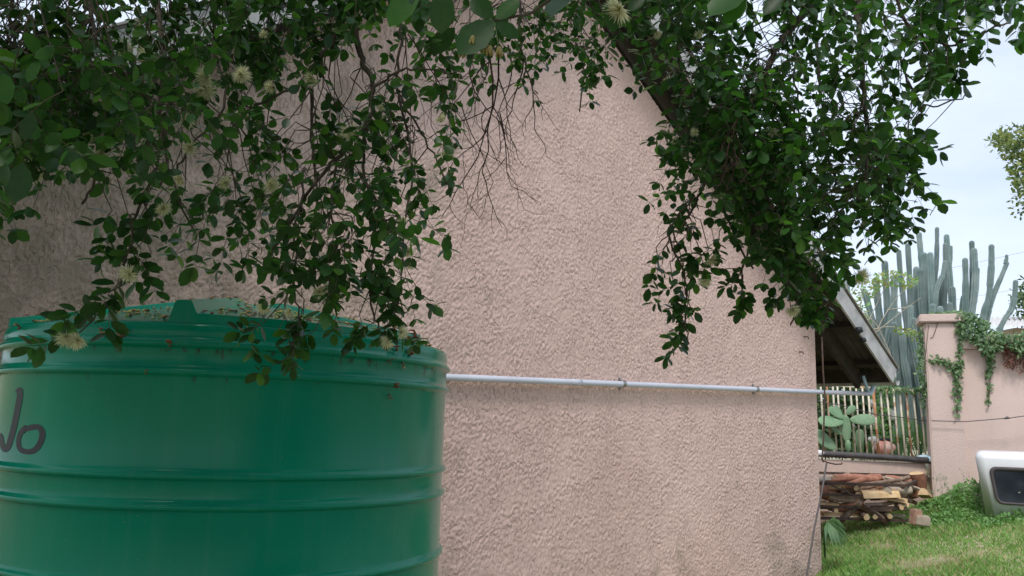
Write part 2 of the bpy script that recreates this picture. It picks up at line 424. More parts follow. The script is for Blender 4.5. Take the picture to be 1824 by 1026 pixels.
# ------------------------------------------------------------------ ground
WALLY = 12.75
def gz(x, y):
    x = np.asarray(x, float); y = np.asarray(y, float)
    t = x - 3.5
    rise = 0.235 * (np.log1p(np.exp(np.clip(t * 5, -40, 40))) / 5)
    rise = np.minimum(rise, 1.05)
    # a low weedy mound against the pillar
    rise = rise + .16 * np.exp(-(((x - 6.5) / .55) ** 2 + ((y - 11.6) / .8) ** 2))
    k = np.clip((y - 4.0) / 3.0, 0, 1)
    z = rise * k + .018 * np.sin(x * 3.1 + y * 1.7) * np.sin(y * 2.3 - x)
    far = np.clip((y - (WALLY + .10)) / .05, 0, 1)
    return z * (1 - far) + 1.12 * far

xs = np.concatenate([[-400, -150, -60, -25, -12], np.linspace(-8, 12, 121), [14, 18, 30, 80, 200, 500]])
ys = np.concatenate([[-200, -60, -20, -8], np.linspace(-4, 12.7, 96), [12.84, 12.91, 13.2, 14, 16, 20, 30, 60, 150, 400, 900]])
GX, GY = np.meshgrid(xs, ys, indexing='ij')
V = np.stack([GX, GY, gz(GX, GY)], -1).reshape(-1, 3)
nx, ny = len(xs), len(ys)
I = np.arange(nx * ny).reshape(nx, ny)
Q = np.stack([I[:-1, :-1], I[1:, :-1], I[1:, 1:], I[:-1, 1:]], -1).reshape(-1, 4)
tag(link('ground', np_mesh('ground', V, Q, MT['lawn'])), 'sloping lawn and soil ground of the yard', kind='structure')

# ------------------------------------------------------------------ house
A0 = np.array([-0.45914, 6.16792, 0.0]); T = np.array([0.75816, 0.65207, 0.0]); Nn = np.array([0.65207, -0.75816, 0.0])
INW = -Nn
S_R, S0 = 5.30, 1.064
S_L = 2 * S0 - S_R
EAVE, SL = 2.82, 0.672
def wp(s, z, off=0.0):                       # point on the gable plane
    p = A0 + T * s + Nn * off
    return np.array([p[0], p[1], z])
def rake(s): return EAVE + SL * (S_R - S0 - np.abs(np.asarray(s) - S0)) + (.20 * np.clip((S0 - np.asarray(s)) / .3, 0, 1))

house = empty('house', wp(S0, 0, -3), label='pink stucco house gable wall with dark open eaves and grey barge boards', cat='house')

def stucco_field(n=1024):
    """Trowelled plaster relief: flattened flakes with steep worn edges (periodic tile)."""
    g = np.random.default_rng(3)
    k = np.fft.fftfreq(n) * n
    KX, KZ = np.meshgrid(k, k, indexing='ij')
    def band(k0, w, ax, az, shear=0.0):
        r = np.sqrt(((KX + shear * KZ) * ax) ** 2 + (KZ * az) ** 2)
        f = np.exp(-((r - k0) / w) ** 2)
        q = np.fft.ifft2(np.fft.fft2(g.standard_normal((n, n))) * f).real
        return q / q.std()
    a = band(150, 75, 1.0, 1.5, .22)
    b = band(80, 45, 1.0, 1.3, -.2)
    c = band(260, 90, 1, 1)
    m = a + .45 * b
    t = np.clip((m + .28) / .22, 0, 1); t = t * t * (3 - 2 * t)
    broad = np.clip((band(14, 10, 1, 1) + 1.2) / 1.6, .25, 1)
    return t * (.35 + .65 * broad) + .035 * c + .10 * b
FIELD = stucco_field(); TILE = 4.1
def field(s, z):
    n = FIELD.shape[0]
    u = (s / TILE * n) % n; v = (z / TILE * n) % n
    i = np.floor(u).astype(int); j = np.floor(v).astype(int); fu = u - i; fv = v - j
    i1 = (i + 1) % n; j1 = (j + 1) % n; i %= n; j %= n
    return (FIELD[i, j] * (1 - fu) * (1 - fv) + FIELD[i1, j] * fu * (1 - fv) + FIELD[i, j1] * (1 - fu) * fv + FIELD[i1, j1] * fu * fv)

NS, NZ = 1180, 640
ss = np.linspace(S_L, S_R, NS); vv = np.linspace(0, 1, NZ)
SS, VV = np.meshgrid(ss, vv, indexing='ij')
ZZ = -0.1 + VV * (rake(SS) + 0.1)
hh = field(SS, ZZ) * 0.0050 - .003
edge = np.clip((S_R - SS) / .10, 0, 1)
hh = hh * (.25 + .75 * edge)
P = A0[None, None, :] + T * SS[..., None] + Nn * hh[..., None]
V = np.stack([P[..., 0], P[..., 1], ZZ], -1).reshape(-1, 3)
I = np.arange(NS * NZ).reshape(NS, NZ)
Q = np.stack([I[:-1, :-1], I[1:, :-1], I[1:, 1:], I[:-1, 1:]], -1).reshape(-1, 4)
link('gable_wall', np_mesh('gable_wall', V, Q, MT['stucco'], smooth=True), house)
DEPTH = 9.0
mb = MB()
for s_ in (S_R - .11, S_L + .11):
    a = wp(s_, 0, -.01); b = wp(s_, 0, -DEPTH)
    mb.beam(a + [0, 0, EAVE / 2 - .05], b + [0, 0, EAVE / 2 - .05], .22, EAVE + .1)
mb.beam(wp(S_L + .23, EAVE / 2 - .05, -DEPTH + .1), wp(S_R - .23, EAVE / 2 - .05, -DEPTH + .1), .2, EAVE + .1)
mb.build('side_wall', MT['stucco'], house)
# roof frame
OVER, VERGE = 1.20, .36
LIFT = .18
TH = math.atan(SL); CT, ST = math.cos(TH), math.sin(TH)
def slope_pt(side, d, off, up):
    """d metres outwards from the ridge (horizontal), off out of the gable, up above the rake line"""
    s_ = S0 + side * d
    return wp(s_, EAVE + SL * (S_R - S0 - d) + up + LIFT, off)
HALF = S_R - S0
for side in (1, -1):
    mb = MB()
    a = slope_pt(side, 0.0, VERGE, .14); b = slope_pt(side, HALF + OVER, VERGE, .14)
    nrm_r = nrm(np.cross(b - a, Nn)); nrm_r = nrm_r if nrm_r[2] > 0 else -nrm_r
    mb.beam(a, b, .025, .215, up=nrm_r)
    mb.build('barge_board', MT['barge'], house)
    # flashing strip on the barge top
    mb = MB(); q = nrm_r * .118
    mb.beam(a + q, b + q, .075, .012, up=nrm_r); mb.build('barge_flashing', MT['roofout'], house)
    # purlins
    purlin = None
    for k in range(9):
        d = HALF + OVER - .16 - k * .60
        if d < .2: break
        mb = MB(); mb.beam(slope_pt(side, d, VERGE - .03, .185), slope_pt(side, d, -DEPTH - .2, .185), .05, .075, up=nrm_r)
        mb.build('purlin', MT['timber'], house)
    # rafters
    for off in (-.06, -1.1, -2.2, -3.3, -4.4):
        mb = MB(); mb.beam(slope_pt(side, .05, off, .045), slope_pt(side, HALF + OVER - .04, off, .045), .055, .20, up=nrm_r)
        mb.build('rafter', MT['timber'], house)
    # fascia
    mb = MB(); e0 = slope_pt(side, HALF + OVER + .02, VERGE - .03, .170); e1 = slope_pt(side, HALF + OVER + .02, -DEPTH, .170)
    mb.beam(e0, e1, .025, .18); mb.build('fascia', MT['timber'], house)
    # sheets: corrugated, one mesh shared along the roof
    wsheet, ncor = .80, 10
    vs, fs = [], []
    cols = ncor * 4 + 1
    for i in range(cols):
        u = i / (cols - 1); off = VERGE + .02 - u * (wsheet + .03); w = .012 * math.cos(u * ncor * 2 * math.pi)
        for d in (.03, HALF + OVER + .07):
            vs.append(slope_pt(side, d, off, .245) + nrm_r * w)
    for i in range(cols - 1): fs.append((2 * i, 2 * i + 1, 2 * i + 3, 2 * i + 2))
    mb = MB(); mb.add(vs, fs, 0, True); me = mb.mesh('roof_sheet', MT['sheet'])
    for k in range(12):
        o = link('roof_sheet', me, house)
        o.location = tuple(INW * wsheet * k + np.array(house.location) * 0)
        o.matrix_parent_inverse = parent_world(house).inverted()
# ridge cap
mb = MB(); mb.tube([wp(S0, EAVE + SL * HALF + .275 + LIFT, VERGE + .02), wp(S0, EAVE + SL * HALF + .275 + LIFT, -DEPTH)], .06, 8); mb.build('ridge_cap', MT['roofout'], house)
# gutter along the right eave with a torn white lining at its open end
g0 = slope_pt(1, HALF + OVER + .09, VERGE + .0, .10); g1 = slope_pt(1, HALF + OVER + .09, -DEPTH, .10)
mb = MB(); vs = []; fs = []
for p in (g0, g1):
    for k in range(9):
        a = math.pi + math.pi * k / 8; vs.append(p + T * .055 * math.cos(a) + np.array([0, 0, 1]) * (.06 * math.sin(a) + .05))
for k in range(8): fs.append((k, k + 1, 9 + k + 1, 9 + k))
mb.add(vs, fs, 0, True); mb.build('gutter', MT['barge'], house)
mb = MB()
for (x, y, w, h) in ((1592, 664, .07, .10), (1582, 673, .035, .12)):
    p = at(x, y, 10.25); mb.box(p, (w, .012, h), Matrix.Rotation(rng.uniform(-.2, .2), 3, 'Y').to_3x3() and np.array(Matrix.Rotation(.15, 3, 'Y')), taper=.6)
mb.build('gutter_end', MT['plastic_white'], house)
# two black plugs on the barge face
for x, y, r_ in ((1528, 589, .045), (1535, 606, .032)):
    d = at(x, y, 1) - EAVE * 0 - EYE
    o_ = A0 + Nn * (VERGE + .018); k_ = ((o_ - EYE) @ Nn) / (d @ Nn); p = EYE + d * k_
    mb = MB(); mb.tube([p - Nn * .01, p + Nn * .03, p + Nn * .04 - np.array([0, 0, .02])], [r_, r_, r_ * .6], 10); mb.build('plug', MT['tank_dark'], house)
# screws in the wall
for x, y in ((1423, 627), (1432, 600)):
    d = at(x, y, 1) - EYE; k_ = ((A0 - EYE) @ Nn) / (d @ Nn); p = EYE + d * k_
    mb = MB(); mb.tube([p, p + Nn * .05, p + Nn * .055 - np.array([0, 0, .03])], .007, 5); mb.build('wall_hook', MT['iron'], house)

# ------------------------------------------------------------------ drain pipe on the wall
def wall_hit(x, y, off=0.0):
    d = at(x, y, 1) - EYE; o_ = A0 + Nn * off
    return EYE + d * (((o_ - EYE) @ Nn) / (d @ Nn))
pipe = empty('drain_pipe', wall_hit(797, 672, .045), label='pale grey plastic drain pipe running along the pink wall into the green tank', cat='pipe')
pa, pb = wall_hit(797, 672, .045), wall_hit(1454, 698, .045)
pd = nrm(pb - pa)
pe = wall_hit(1548, 701.5, .045)
start = pa - pd * 1.25
mb = MB(); mb.tube([start, pa, pb, pe], .0262, 16); mb.build('pipe_run', MT['pipe'], pipe)
mb = MB(); mb.tube([pa + pd * 1.28, pa + pd * 1.40], .0285, 16)
mb.build('pipe_socket', MT['pipe'], pipe)
mb = MB()
tk = np.array([-1.186, 3.668, 0]); inlet = np.array([-1.25, 4.55, 2.0])
mb.tube([start, start - pd * .06 - Nn * -.02, (start + inlet) / 2 + np.array([0, 0, .03]), inlet], .0255, 12); mb.build('inlet_bend', MT['pipe'], pipe)
mb = MB()
up = np.array([0, 0, 1.])
mb.tube([pe - pd * .02, pe + pd * .02, pe + pd * .055 + up * .02, pe + pd * .14 + up * .12, pe + pd * .16 + up * .24], .029, 12)
mb.build('elbow', MT['plastic_blue'], pipe)
mb = MB(); mb.tube([pe + pd * .0 + up * .01, pe - pd * .06 + up * .09, pe - pd * .13 + up * .22], [.022, .02, .02], 8); mb.build('branch_pipe', MT['plastic_blue'], pipe)
for x, y in ((1110, 683.5), (1347, 693)):
    c = wall_hit(x, y, .045)
    mb = MB(); vs = []; fs = []
    r1 = .031
    for sgn in (-.018, .018):
        for k in range(11):
            a = -math.pi / 2 + math.pi * k / 10
            vs.append(c + pd * sgn + Nn * r1 * math.cos(a) + up * r1 * math.sin(a))
    for k in range(10): fs.append((k, k + 1, 11 + k + 1, 11 + k))
    mb.add(vs, fs, 0, True)
    for sg in (-1, 1):
        mb.beam(c + up * sg * .031 - Nn * .042, c + up * sg * .031 - Nn * .0, .028, .004, up=up)
        mb.beam(c + up * sg * .031 - Nn * .042, c + up * sg * .058 - Nn * .042, .028, .004, up=Nn)
        mb.tube([c + up * sg * .047 - Nn * .045, c + up * sg * .047 - Nn * .030], .007, 6)
    mb.build('pipe_clip', MT['steel'], pipe)

# ------------------------------------------------------------------ green water tank
TC = np.array([-1.186, 3.668, 0.0]); TR = 0.905
tank = empty('water_tank', TC, label='large ribbed green plastic water tank with black lettering, littered with fallen petals', cat='water tank')
prof = [(TR - .03, .0), (TR - .004, .012), (TR, .03)]
ribs_z = [.20, .29, .52, .62, .96 - .09, .96, 1.061, 1.305, 1.404, 1.744, 1.838]
ribs_z = [.28, .38, .72, .82, 1.061, 1.305, 1.404, 1.744, 1.838]
for zr in ribs_z:
    prof += [(TR, zr - .019), (TR + .0015, zr - .0150), (TR + .006, zr - .0125)]
    for k in range(9):
        a = -math.pi / 2 * .66 + math.pi * .66 * k / 8
        prof.append((TR + .005 + .0105 * math.cos(a), zr + .0115 * math.sin(a)))
    prof += [(TR + .006, zr + .0145), (TR + .001, zr + .021), (TR, zr + .026)]
prof += [(TR + .002, 1.875), (TR, 1.897), (TR - .004, 1.906), (TR - .010, 1.911)]
mb = MB(); mb.lathe(prof, TC, 160)
# roof of the tank: cone with six raised radial ridges flush with the side
NA, NR = 720, 26
camdir = math.atan2(-TC[1], -TC[0])
RIDGE = [camdir + rad(-13 + 60 * k) for k in range(6)]
def ridge_top(q, rr): return (1.985 if q is RIDGE[0] else 1.945) + (TR - rr) * (.16 if q is RIDGE[0] else .215)
vs, fs = [], []
for j in range(NR + 1):
    rr = (TR - .010) * (1 - j / NR) + .002
    for i in range(NA):
        a = 2 * math.pi * i / NA
        z = 1.911 + (TR - .01 - rr) / (TR - .21) * .165 if rr > .2 else 2.076 + (.2 - rr) * .05
        sec = (a - RIDGE[0]) % (2 * math.pi)
        if sec < rad(60) and rr > .2:
            z = max(z, 1.943 + (TR - .01 - rr) / (TR - .21) * .133 - .012 * sec / rad(60))
        best = 0; zb = z
        fade = 1.0 if rr > .22 else max(0, (rr - .12) / .1)
        for q in RIDGE:
            dd = abs((a - q + math.pi) % (2 * math.pi) - math.pi) * rr
            hw, fl = .026, .020
            if math.cos(a - q) > 0:
                t_ = np.clip((hw + fl - dd) / fl, 0, 1); z = max(z, zb + t_ * max(0, ridge_top(q, rr) - zb) * fade)
        vs.append((TC[0] + rr * math.cos(a), TC[1] + rr * math.sin(a), z))
for j in range(NR):
    for i in range(NA):
        fs.append((j * NA + i, j * NA + (i + 1) % NA, (j + 1) * NA + (i + 1) % NA, (j + 1) * NA + i))
# outer skirt joining ridges to the rim
base = len(vs)
for i in range(NA):
    a = 2 * math.pi * i / NA
    vs.append((TC[0] + (TR - .008) * math.cos(a), TC[1] + (TR - .008) * math.sin(a), 1.9105))
for i in range(NA): fs.append((base + i, base + (i + 1) % NA, (i + 1) % NA, i))
mb2 = MB(); mb2.add(vs, fs, 0, True)
body = mb.build('tank_body', MT['tank'], tank)
top = mb2.build('tank_top', MT['tank'], tank)
md = top.modifiers.new('edge', 'EDGE_SPLIT'); md.split_angle = rad(38)

# lettering on the side, wrapped onto the cylinder
def tank_hit(x, y, r):
    d = at(x, y, 1) - EYE
    ox, oy = -TC[0], -TC[1]
    a = d[0] ** 2 + d[1] ** 2; b = 2 * (ox * d[0] + oy * d[1]); c = ox * ox + oy * oy - r * r
    disc = b * b - 4 * a * c
    if disc < 0: disc = 0
    k = (-b - math.sqrt(disc)) / (2 * a)
    return EYE + d * k
def stroke(pts, widths, closed=False, sub=5):
    pts = [np.array(p, float) for p in pts]; n = len(pts)
    out = []; ws = []
    rngk = n if closed else n - 1
    for i in range(rngk):
        p0 = pts[(i - 1) % n] if closed or i > 0 else pts[0]
        p1 = pts[i]; p2 = pts[(i + 1) % n]
        p3 = pts[(i + 2) % n] if closed or i + 2 < n else pts[-1]
        for k in range(sub):
            t = k / sub
            out.append(.5 * ((2 * p1) + (-p0 + p2) * t + (2 * p0 - 5 * p1 + 4 * p2 - p3) * t * t + (-p0 + 3 * p1 - 3 * p2 + p3) * t ** 3))
            ws.append(widths[i] * (1 - t) + widths[(i + 1) % n] * t)
    if not closed: out.append(pts[-1]); ws.append(widths[-1])
    L = []; m = len(out)
    for i in range(m):
        a = out[(i - 1) % m] if closed or i > 0 else out[0]; b = out[(i + 1) % m] if closed or i < m - 1 else out[-1]
        d = nrm(b - a); q = np.array([-d[1], d[0]]) * ws[i] / 2
        L.append((out[i] + q, out[i] - q))
    mb = MB(); vs = []
    for l, r_ in L:
        for rr in (TR + .0012, TR - .002):
            vs += [tank_hit(*l, rr), tank_hit(*r_, rr)]
    fs = []
    for i in range(m if closed else m - 1):
        j = (i + 1) % m
        fs.append((4 * i, 4 * i + 1, 4 * j + 1, 4 * j)); fs.append((4 * i, 4 * j, 4 * j + 2, 4 * i + 2)); fs.append((4 * i + 1, 4 * i + 3, 4 * j + 3, 4 * j + 1))
    mb.add(vs, fs, 0, False)
    return mb
px = lambda X, Y: (X / 3.0, 684 + Y / 3.0)
mj = stroke([px(86, 46), px(104, 30), px(106, 60), px(96, 120), px(80, 200), px(62, 275), px(42, 335), px(24, 350), px(12, 325), px(4, 285), px(-4, 268)],
            [6, 9, 10.5, 10.5, 10.5, 10.5, 10, 9, 8.5, 8, 7])
mj.build('lettering', MT['tank_dark'], tank)
mo = stroke([px(118, 250), px(160, 234), px(205, 230), px(226, 262), px(216, 310), px(188, 350), px(148, 362), px(108, 348), px(98, 300)],
            [9, 9.5, 9.5, 11, 10.5, 10, 9, 9, 8], closed=True)
mo2 = stroke([px(120, 258), px(128, 236), px(138, 222)], [9, 7, 4])
mo.add(mo2.v, mo2.f, 0, True)
mo.build('lettering', MT['tank_dark'], tank)

# petal litter on the tank top and clinging to its side
def tank_top_z(r_, a):
    z = 1.911 + (TR - .01 - r_) / (TR - .21) * .165
    sec = (a - RIDGE[0]) % (2 * math.pi)
    if sec < rad(60): z = max(z, 1.943 + (TR - .01 - r_) / (TR - .21) * .133 - .012 * sec / rad(60))
    for q in RIDGE:
        dd = abs((a - q + math.pi) % (2 * math.pi) - math.pi) * r_
        if math.cos(a - q) > 0:
            t_ = np.clip((.046 - dd) / .020, 0, 1)
            z += t_ * max(0, ridge_top(q, r_) - z)
    return z
mb = MB()
def bit(c, mi, big=1.0):
    R = np.array(Euler((random.uniform(-.5, .5), random.uniform(-.5, .5), random.uniform(0, 6.28))).to_matrix())
    k = random.random()
    if k < .55: mb.box(c, (random.uniform(.008, .02) * big, random.uniform(.004, .008) * big, .004), R, mi)
    else: mb.tube([np.array(c) + R @ np.array([-.012, 0, 0]) * big, np.array(c) + R @ np.array([0, .003, .003]) * big, np.array(c) + R @ np.array([.012, 0, 0]) * big], [.0012 * big, .003 * big, .001], 4, mi)
for k in range(1500):
    a = random.uniform(0, 2 * math.pi); r_ = math.sqrt(random.uniform(.05, .79))
    rel = abs((a - RIDGE[0] + math.pi) % (2 * math.pi) - math.pi)
    n_ = math.sin(a * 5 + r_ * 9) + math.sin(a * 11 - r_ * 23)
    if n_ < random.uniform(-1.4, .9): continue
    zz = tank_top_z(r_, a) + .004
    bit((TC[0] + r_ * math.cos(a), TC[1] + r_ * math.sin(a), zz), random.choices([0, 1, 2], [.4, .4, .2])[0], random.uniform(.8, 1.3))
for x, y, b_ in ((181, 587, 1.5), (213, 597, 2.0), (222, 586, 1.4), (303, 611, 2.3), (706, 617, 1.8), (728, 600, 1.4), (732, 625, 2.2), (737, 603, 1.6), (744, 604, 1.5), (704, 684, 2.0), (718, 650, 1.6), (696, 642, 1.3),
                 (695, 705, 1.3), (33, 580, 1.4), (260, 660, .8), (735, 592, 2), (742, 598, 2), (722, 598, 1.6), (786, 622, 1), (760, 611, 1.2)):
    bit(tank_hit(x, y, TR + .014), 0, b_); bit(tank_hit(x + 1, y + 5, TR + .012), random.choice([0, 0, 1]), b_ * .8)
mb.build('fallen_petals', [MT['litter_a'], MT['litter_b'], MT['litter_c']], label='brown and yellow fallen petals scattered on the green tank top', cat='litter', kind='stuff')

# ------------------------------------------------------------------ leaves
LT = np.array([  # along, across, up
    (0, 0, 0), (.22, -.215, .035), (.22, 0, 0), (.22, .215, .035), (.54, -.305, .05), (.54, 0, .0), (.54, .305, .05),
    (.83, -.21, .02), (.83, 0, -.02), (.83, .21, .02), (1.0, 0, -.05)])
LF = np.array([(0, 2, 1, 1), (0, 3, 2, 2), (1, 2, 5, 4), (2, 3, 6, 5), (4, 5, 8, 7), (5, 6, 9, 8), (7, 8, 10, 10), (8, 9, 10, 10)])
LTRI = []
for q in LF:
    if q[2] == q[3]: LTRI.append(q[:3])
    else: LTRI += [(q[0], q[1], q[2]), (q[0], q[2], q[3])]
LTRI = np.array(LTRI)

def frames(D, N):
    D = D / np.linalg.norm(D, axis=1, keepdims=True)
    S = np.cross(D, N); S /= np.maximum(np.linalg.norm(S, axis=1, keepdims=True), 1e-6)
    N = np.cross(S, D)
    return D, S, N

def leaves_mesh(name, P, D, N, L, mi, mats, width=1.0, tmpl=None, tri=None):
    tmpl = LT if tmpl is None else tmpl; tri = LTRI if tri is None else tri
    P, D, N, L = map(lambda q: np.asarray(q, float), (P, D, N, L))
    D, S, N = frames(D, N)
    V = (P[:, None, :] + L[:, None, None] * (tmpl[None, :, 0:1] * D[:, None, :] + width * tmpl[None, :, 1:2] * S[:, None, :] + tmpl[None, :, 2:3] * N[:, None, :]))
    k = len(tmpl); n = len(P)
    Fx = (tri[None] + (np.arange(n) * k)[:, None, None]).reshape(-1, 3)
    return np_mesh(name, V.reshape(-1, 3), Fx, mats, True, np.repeat(np.asarray(mi), len(tri)))

QT = np.array([(0, 0, 0), (.5, -.28, .04), (.5, .28, .04), (1, 0, -.03)]); QTRI = np.array([(0, 2, 1), (1, 2, 3)])

def in_poly(x, y, poly):
    c = False; j = len(poly) - 1
    for i in range(len(poly)):
        xi, yi = poly[i]; xj, yj = poly[j]
        if (yi > y) != (yj > y) and x < (xj - xi) * (y - yi) / (yj - yi) + xi: c = not c
        j = i
    return c
def sample_poly(poly):
    xs_ = [p[0] for p in poly]; ys_ = [p[1] for p in poly]
    while True:
        x = random.uniform(min(xs_), max(xs_)); y = random.uniform(min(ys_), max(ys_))
        if in_poly(x, y, poly): return x, y

# ------------------------------------------------------------------ the overhanging tree
tree = empty('flowering_tree', (1.75, -.75, 0), label='overhanging tree with dark oval leaves and cream pompom flowers drooping before the wall', cat='tree')
mb = MB()
trunk_path = [(1.75, -.75, -.1), (1.74, -.74, .4), (1.70, -.62, 1.3), (1.6, -.4, 2.2), (1.5, -.1, 2.75)]
mb.tube(trunk_path, [.24, .19, .165, .15, .13], 12); mb.build('trunk', MT['bark'], tree)
LIMB = []
def limb(path, r0, r1, seg=6):
    path = [np.array(p, float) for p in path]
    pts = []
    n = len(path)
    for i in range(n - 1):
        p0 = path[max(i - 1, 0)]; p1 = path[i]; p2 = path[i + 1]; p3 = path[min(i + 2, n - 1)]
        for k in range(seg):
            t = k / seg
            pts.append(.5 * ((2 * p1) + (-p0 + p2) * t + (2 * p0 - 5 * p1 + 4 * p2 - p3) * t * t + (-p0 + 3 * p1 - 3 * p2 + p3) * t ** 3))
    pts.append(path[-1])
    rr = np.linspace(r0, r1, len(pts))
    return pts, rr
NODES = []           # (point, radius) of every limb and branch, for hooking twigs on
def add_branch(path, r0, r1, name='branch', material='bark', n=7, wob=.0, seg=6):
    pts, rr = limb(path, r0, r1, seg)
    if wob: pts = [p + rng.normal(0, wob, 3) if 0 < i else p for i, p in enumerate(pts)]
    mb = MB(); mb.tube(pts, rr, n); mb.build(name, MT[material], tree)
    for p, r_ in zip(pts, rr): NODES.append(p)
    return pts
limbs = []
for path, r0, r1 in [
    ([(1.5, -.1, 2.75), (1.05, .9, 3.15), (.2, 1.7, 3.4), (-.7, 2.3, 3.55), (-1.8, 2.9, 3.6), (-2.7, 3.2, 3.5)], .085, .02),
    ([(1.5, -.1, 2.75), (1.75, 1.0, 3.1), (1.7, 2.1, 3.35), (1.5, 3.1, 3.75), (1.2, 4.0, 4.1)], .085, .018),
    ([(1.6, -.4, 2.2), (2.3, .6, 2.95), (2.7, 1.8, 3.25), (2.9, 2.8, 3.55), (3.0, 3.6, 3.6)], .075, .02),
    ([(1.05, .9, 3.15), (.55, 1.4, 3.2), (.2, 2.3, 3.55), (.1, 3.0, 3.95)], .05, .014),
    ([(.2, 1.7, 3.4), (-.6, 1.6, 3.25), (-1.4, 1.8, 3.15), (-2.0, 2.0, 3.1)], .045, .012),
    ([(1.5, -.1, 2.75), (.6, -.4, 3.6), (-.8, -.3, 4.0)], .07, .02),
    ([(1.5, -.1, 2.75), (1.9, .2, 3.7), (1.6, 1.2, 4.5)], .07, .02)]:
    limbs += add_branch(path, r0, r1, 'limb', 'bark', 9)
LIMBPTS = np.array(limbs)

def hang(pxpts, depths, r_px, name='branch', material='bark', top=True, wob=.003, n=6):
    """A hanging branch through photographed points at given distances; its upper end is led to the nearest limb."""
    if not hasattr(depths, '__len__'): depths = [depths] * len(pxpts)
    P = [at(x, y, d) for (x, y), d in zip(pxpts, depths)]
    r0 = r_px / F * depths[0]
    if top:
        q = P[0]; c = LIMBPTS[np.argmin(np.linalg.norm(LIMBPTS - (q + np.array([0, 0, .35])), axis=1))]
        P = [c, (c * .5 + q * .5) + np.array([rng.normal(0, .10), rng.normal(0, .10), .16]), q * .75 + c * .25 + np.array([rng.normal(0, .07), rng.normal(0, .07), .05])] + P
    return add_branch(P, r0 * (1.15 if top else 1), max(r0 * .45, .0012), name, material, n, wob)

# left side
hang([(622, -40), (632, 50), (645, 105), (662, 140), (665, 185), (656, 225), (648, 262), (650, 330)], 2.45, 7)
hang([(480, -20), (530, 15), (580, 42), (640, 52)], [2.5, 2.5, 2.5, 2.45], 4)
hang([(612, -10), (596, 65), (560, 115), (530, 150), (470, 180), (420, 215)], 2.4, 5)
hang([(556, 160), (556, 250), (566, 340), (560, 430)], 2.42, 3.2, top=False)
hang([(656, 218), (605, 275), (560, 330), (510, 410), (470, 470)], 2.42, 5, top=False)
hang([(664, 160), (700, 132), (740, 122), (800, 132)], 2.42, 3, top=False)
hang([(284, -30), (290, 100), (284, 200), (300, 290), (285, 330)], 2.25, 6)
hang([(40, -30), (18, 30), (30, 90), (10, 190), (30, 300)], 2.0, 5)
hang([(150, -30), (165, 90), (130, 200), (170, 300), (150, 360)], 2.2, 5)
hang([(392, -30), (380, 80), (400, 190), (340, 260), (310, 330), (345, 410)], 2.3, 3.6)
hang([(280, 300), (247, 370), (228, 450), (212, 505), (180, 555), (140, 595)], [2.2, 2.2, 2.18, 2.15, 2.12, 2.1], 3.0, top=False)
hang([(702, -30), (712, 60), (708, 150), (722, 190), (765, 260), (800, 340)], 2.5, 3.4)
hang([(545, 300), (528, 400), (525, 500), (532, 570), (520, 640)], [2.4, 2.4, 2.38, 2.36, 2.35], 2.6, top=False)
hang([(650, 320), (682, 390), (662, 450), (662, 510), (668, 570), (695, 600)], 2.4, 3.2, top=False)
hang([(600, 285), (590, 380), (600, 470), (580, 540)], 2.36, 2.4, top=False)
hang([(710, 160), (735, 300), (720, 400), (715, 520)], 2.45, 2.6, top=False)
# middle, over the wall
hang([(935, -40), (925, 60), (935, 110), (932, 150)], 2.7, 4)
hang([(1030, -40), (1022, 60), (1040, 120), (1030, 200)], 2.9, 3)
hang([(860, -40), (872, 40), (870, 110)], 2.6, 3.4)
# right side
hang([(1500, -60), (1440, 18), (1400, 60), (1372, 110), (1346, 170), (1332, 235), (1332, 330), (1345, 430)], 2.8, 8.5)
hang([(1452, -40), (1455, 100), (1464, 190), (1468, 250), (1490, 330)], 3.0, 4.5)
hang([(1524, -60), (1530, 60), (1535, 130), (1545, 240), (1540, 340)], 2.7, 7)
hang([(1408, -40), (1415, 100), (1420, 190), (1425, 270)], 3.0, 3.5)
hang([(1160, -40), (1200, 80), (1230, 190), (1262, 300), (1300, 400), (1340, 480)], 2.9, 4)
hang([(1255, 330), (1230, 380), (1195, 420), (1222, 500), (1222, 570), (1225, 612)], [2.9, 2.85, 2.8, 2.8, 2.78, 2.76], 2.6, top=False)
hang([(1345, 420), (1325, 470), (1320, 540)], 2.8, 2.2, top=False)
hang([(1345, 410), (1390, 480), (1420, 540), (1410, 580)], 2.85, 3, top=False)
hang([(1540, 320), (1560, 400), (1600, 440)], 2.9, 3, top=False)
hang([(1600, -60), (1620, 50), (1690, 80), (1740, 60), (1800, 40)], 2.6, 4)
hang([(1600, 60), (1620, 160), (1660, 190), (1720, 170)], 2.75, 2.6, top=False)
# near twig at the very top, close to the camera
hang([(1020, -60), (960, 15), (905, 32), (878, 38)], 1.05, 4.5, top=True, wob=.001)
NODES_A = np.array(NODES)

TW = MB()                                   # all thin twigs, joined
LP, LD, LN, LL, LM = [], [], [], [], []     # leaves
def put_leaf(p, d, n, l, m): LP.append(p); LD.append(d); LN.append(n); LL.append(l); LM.append(m)

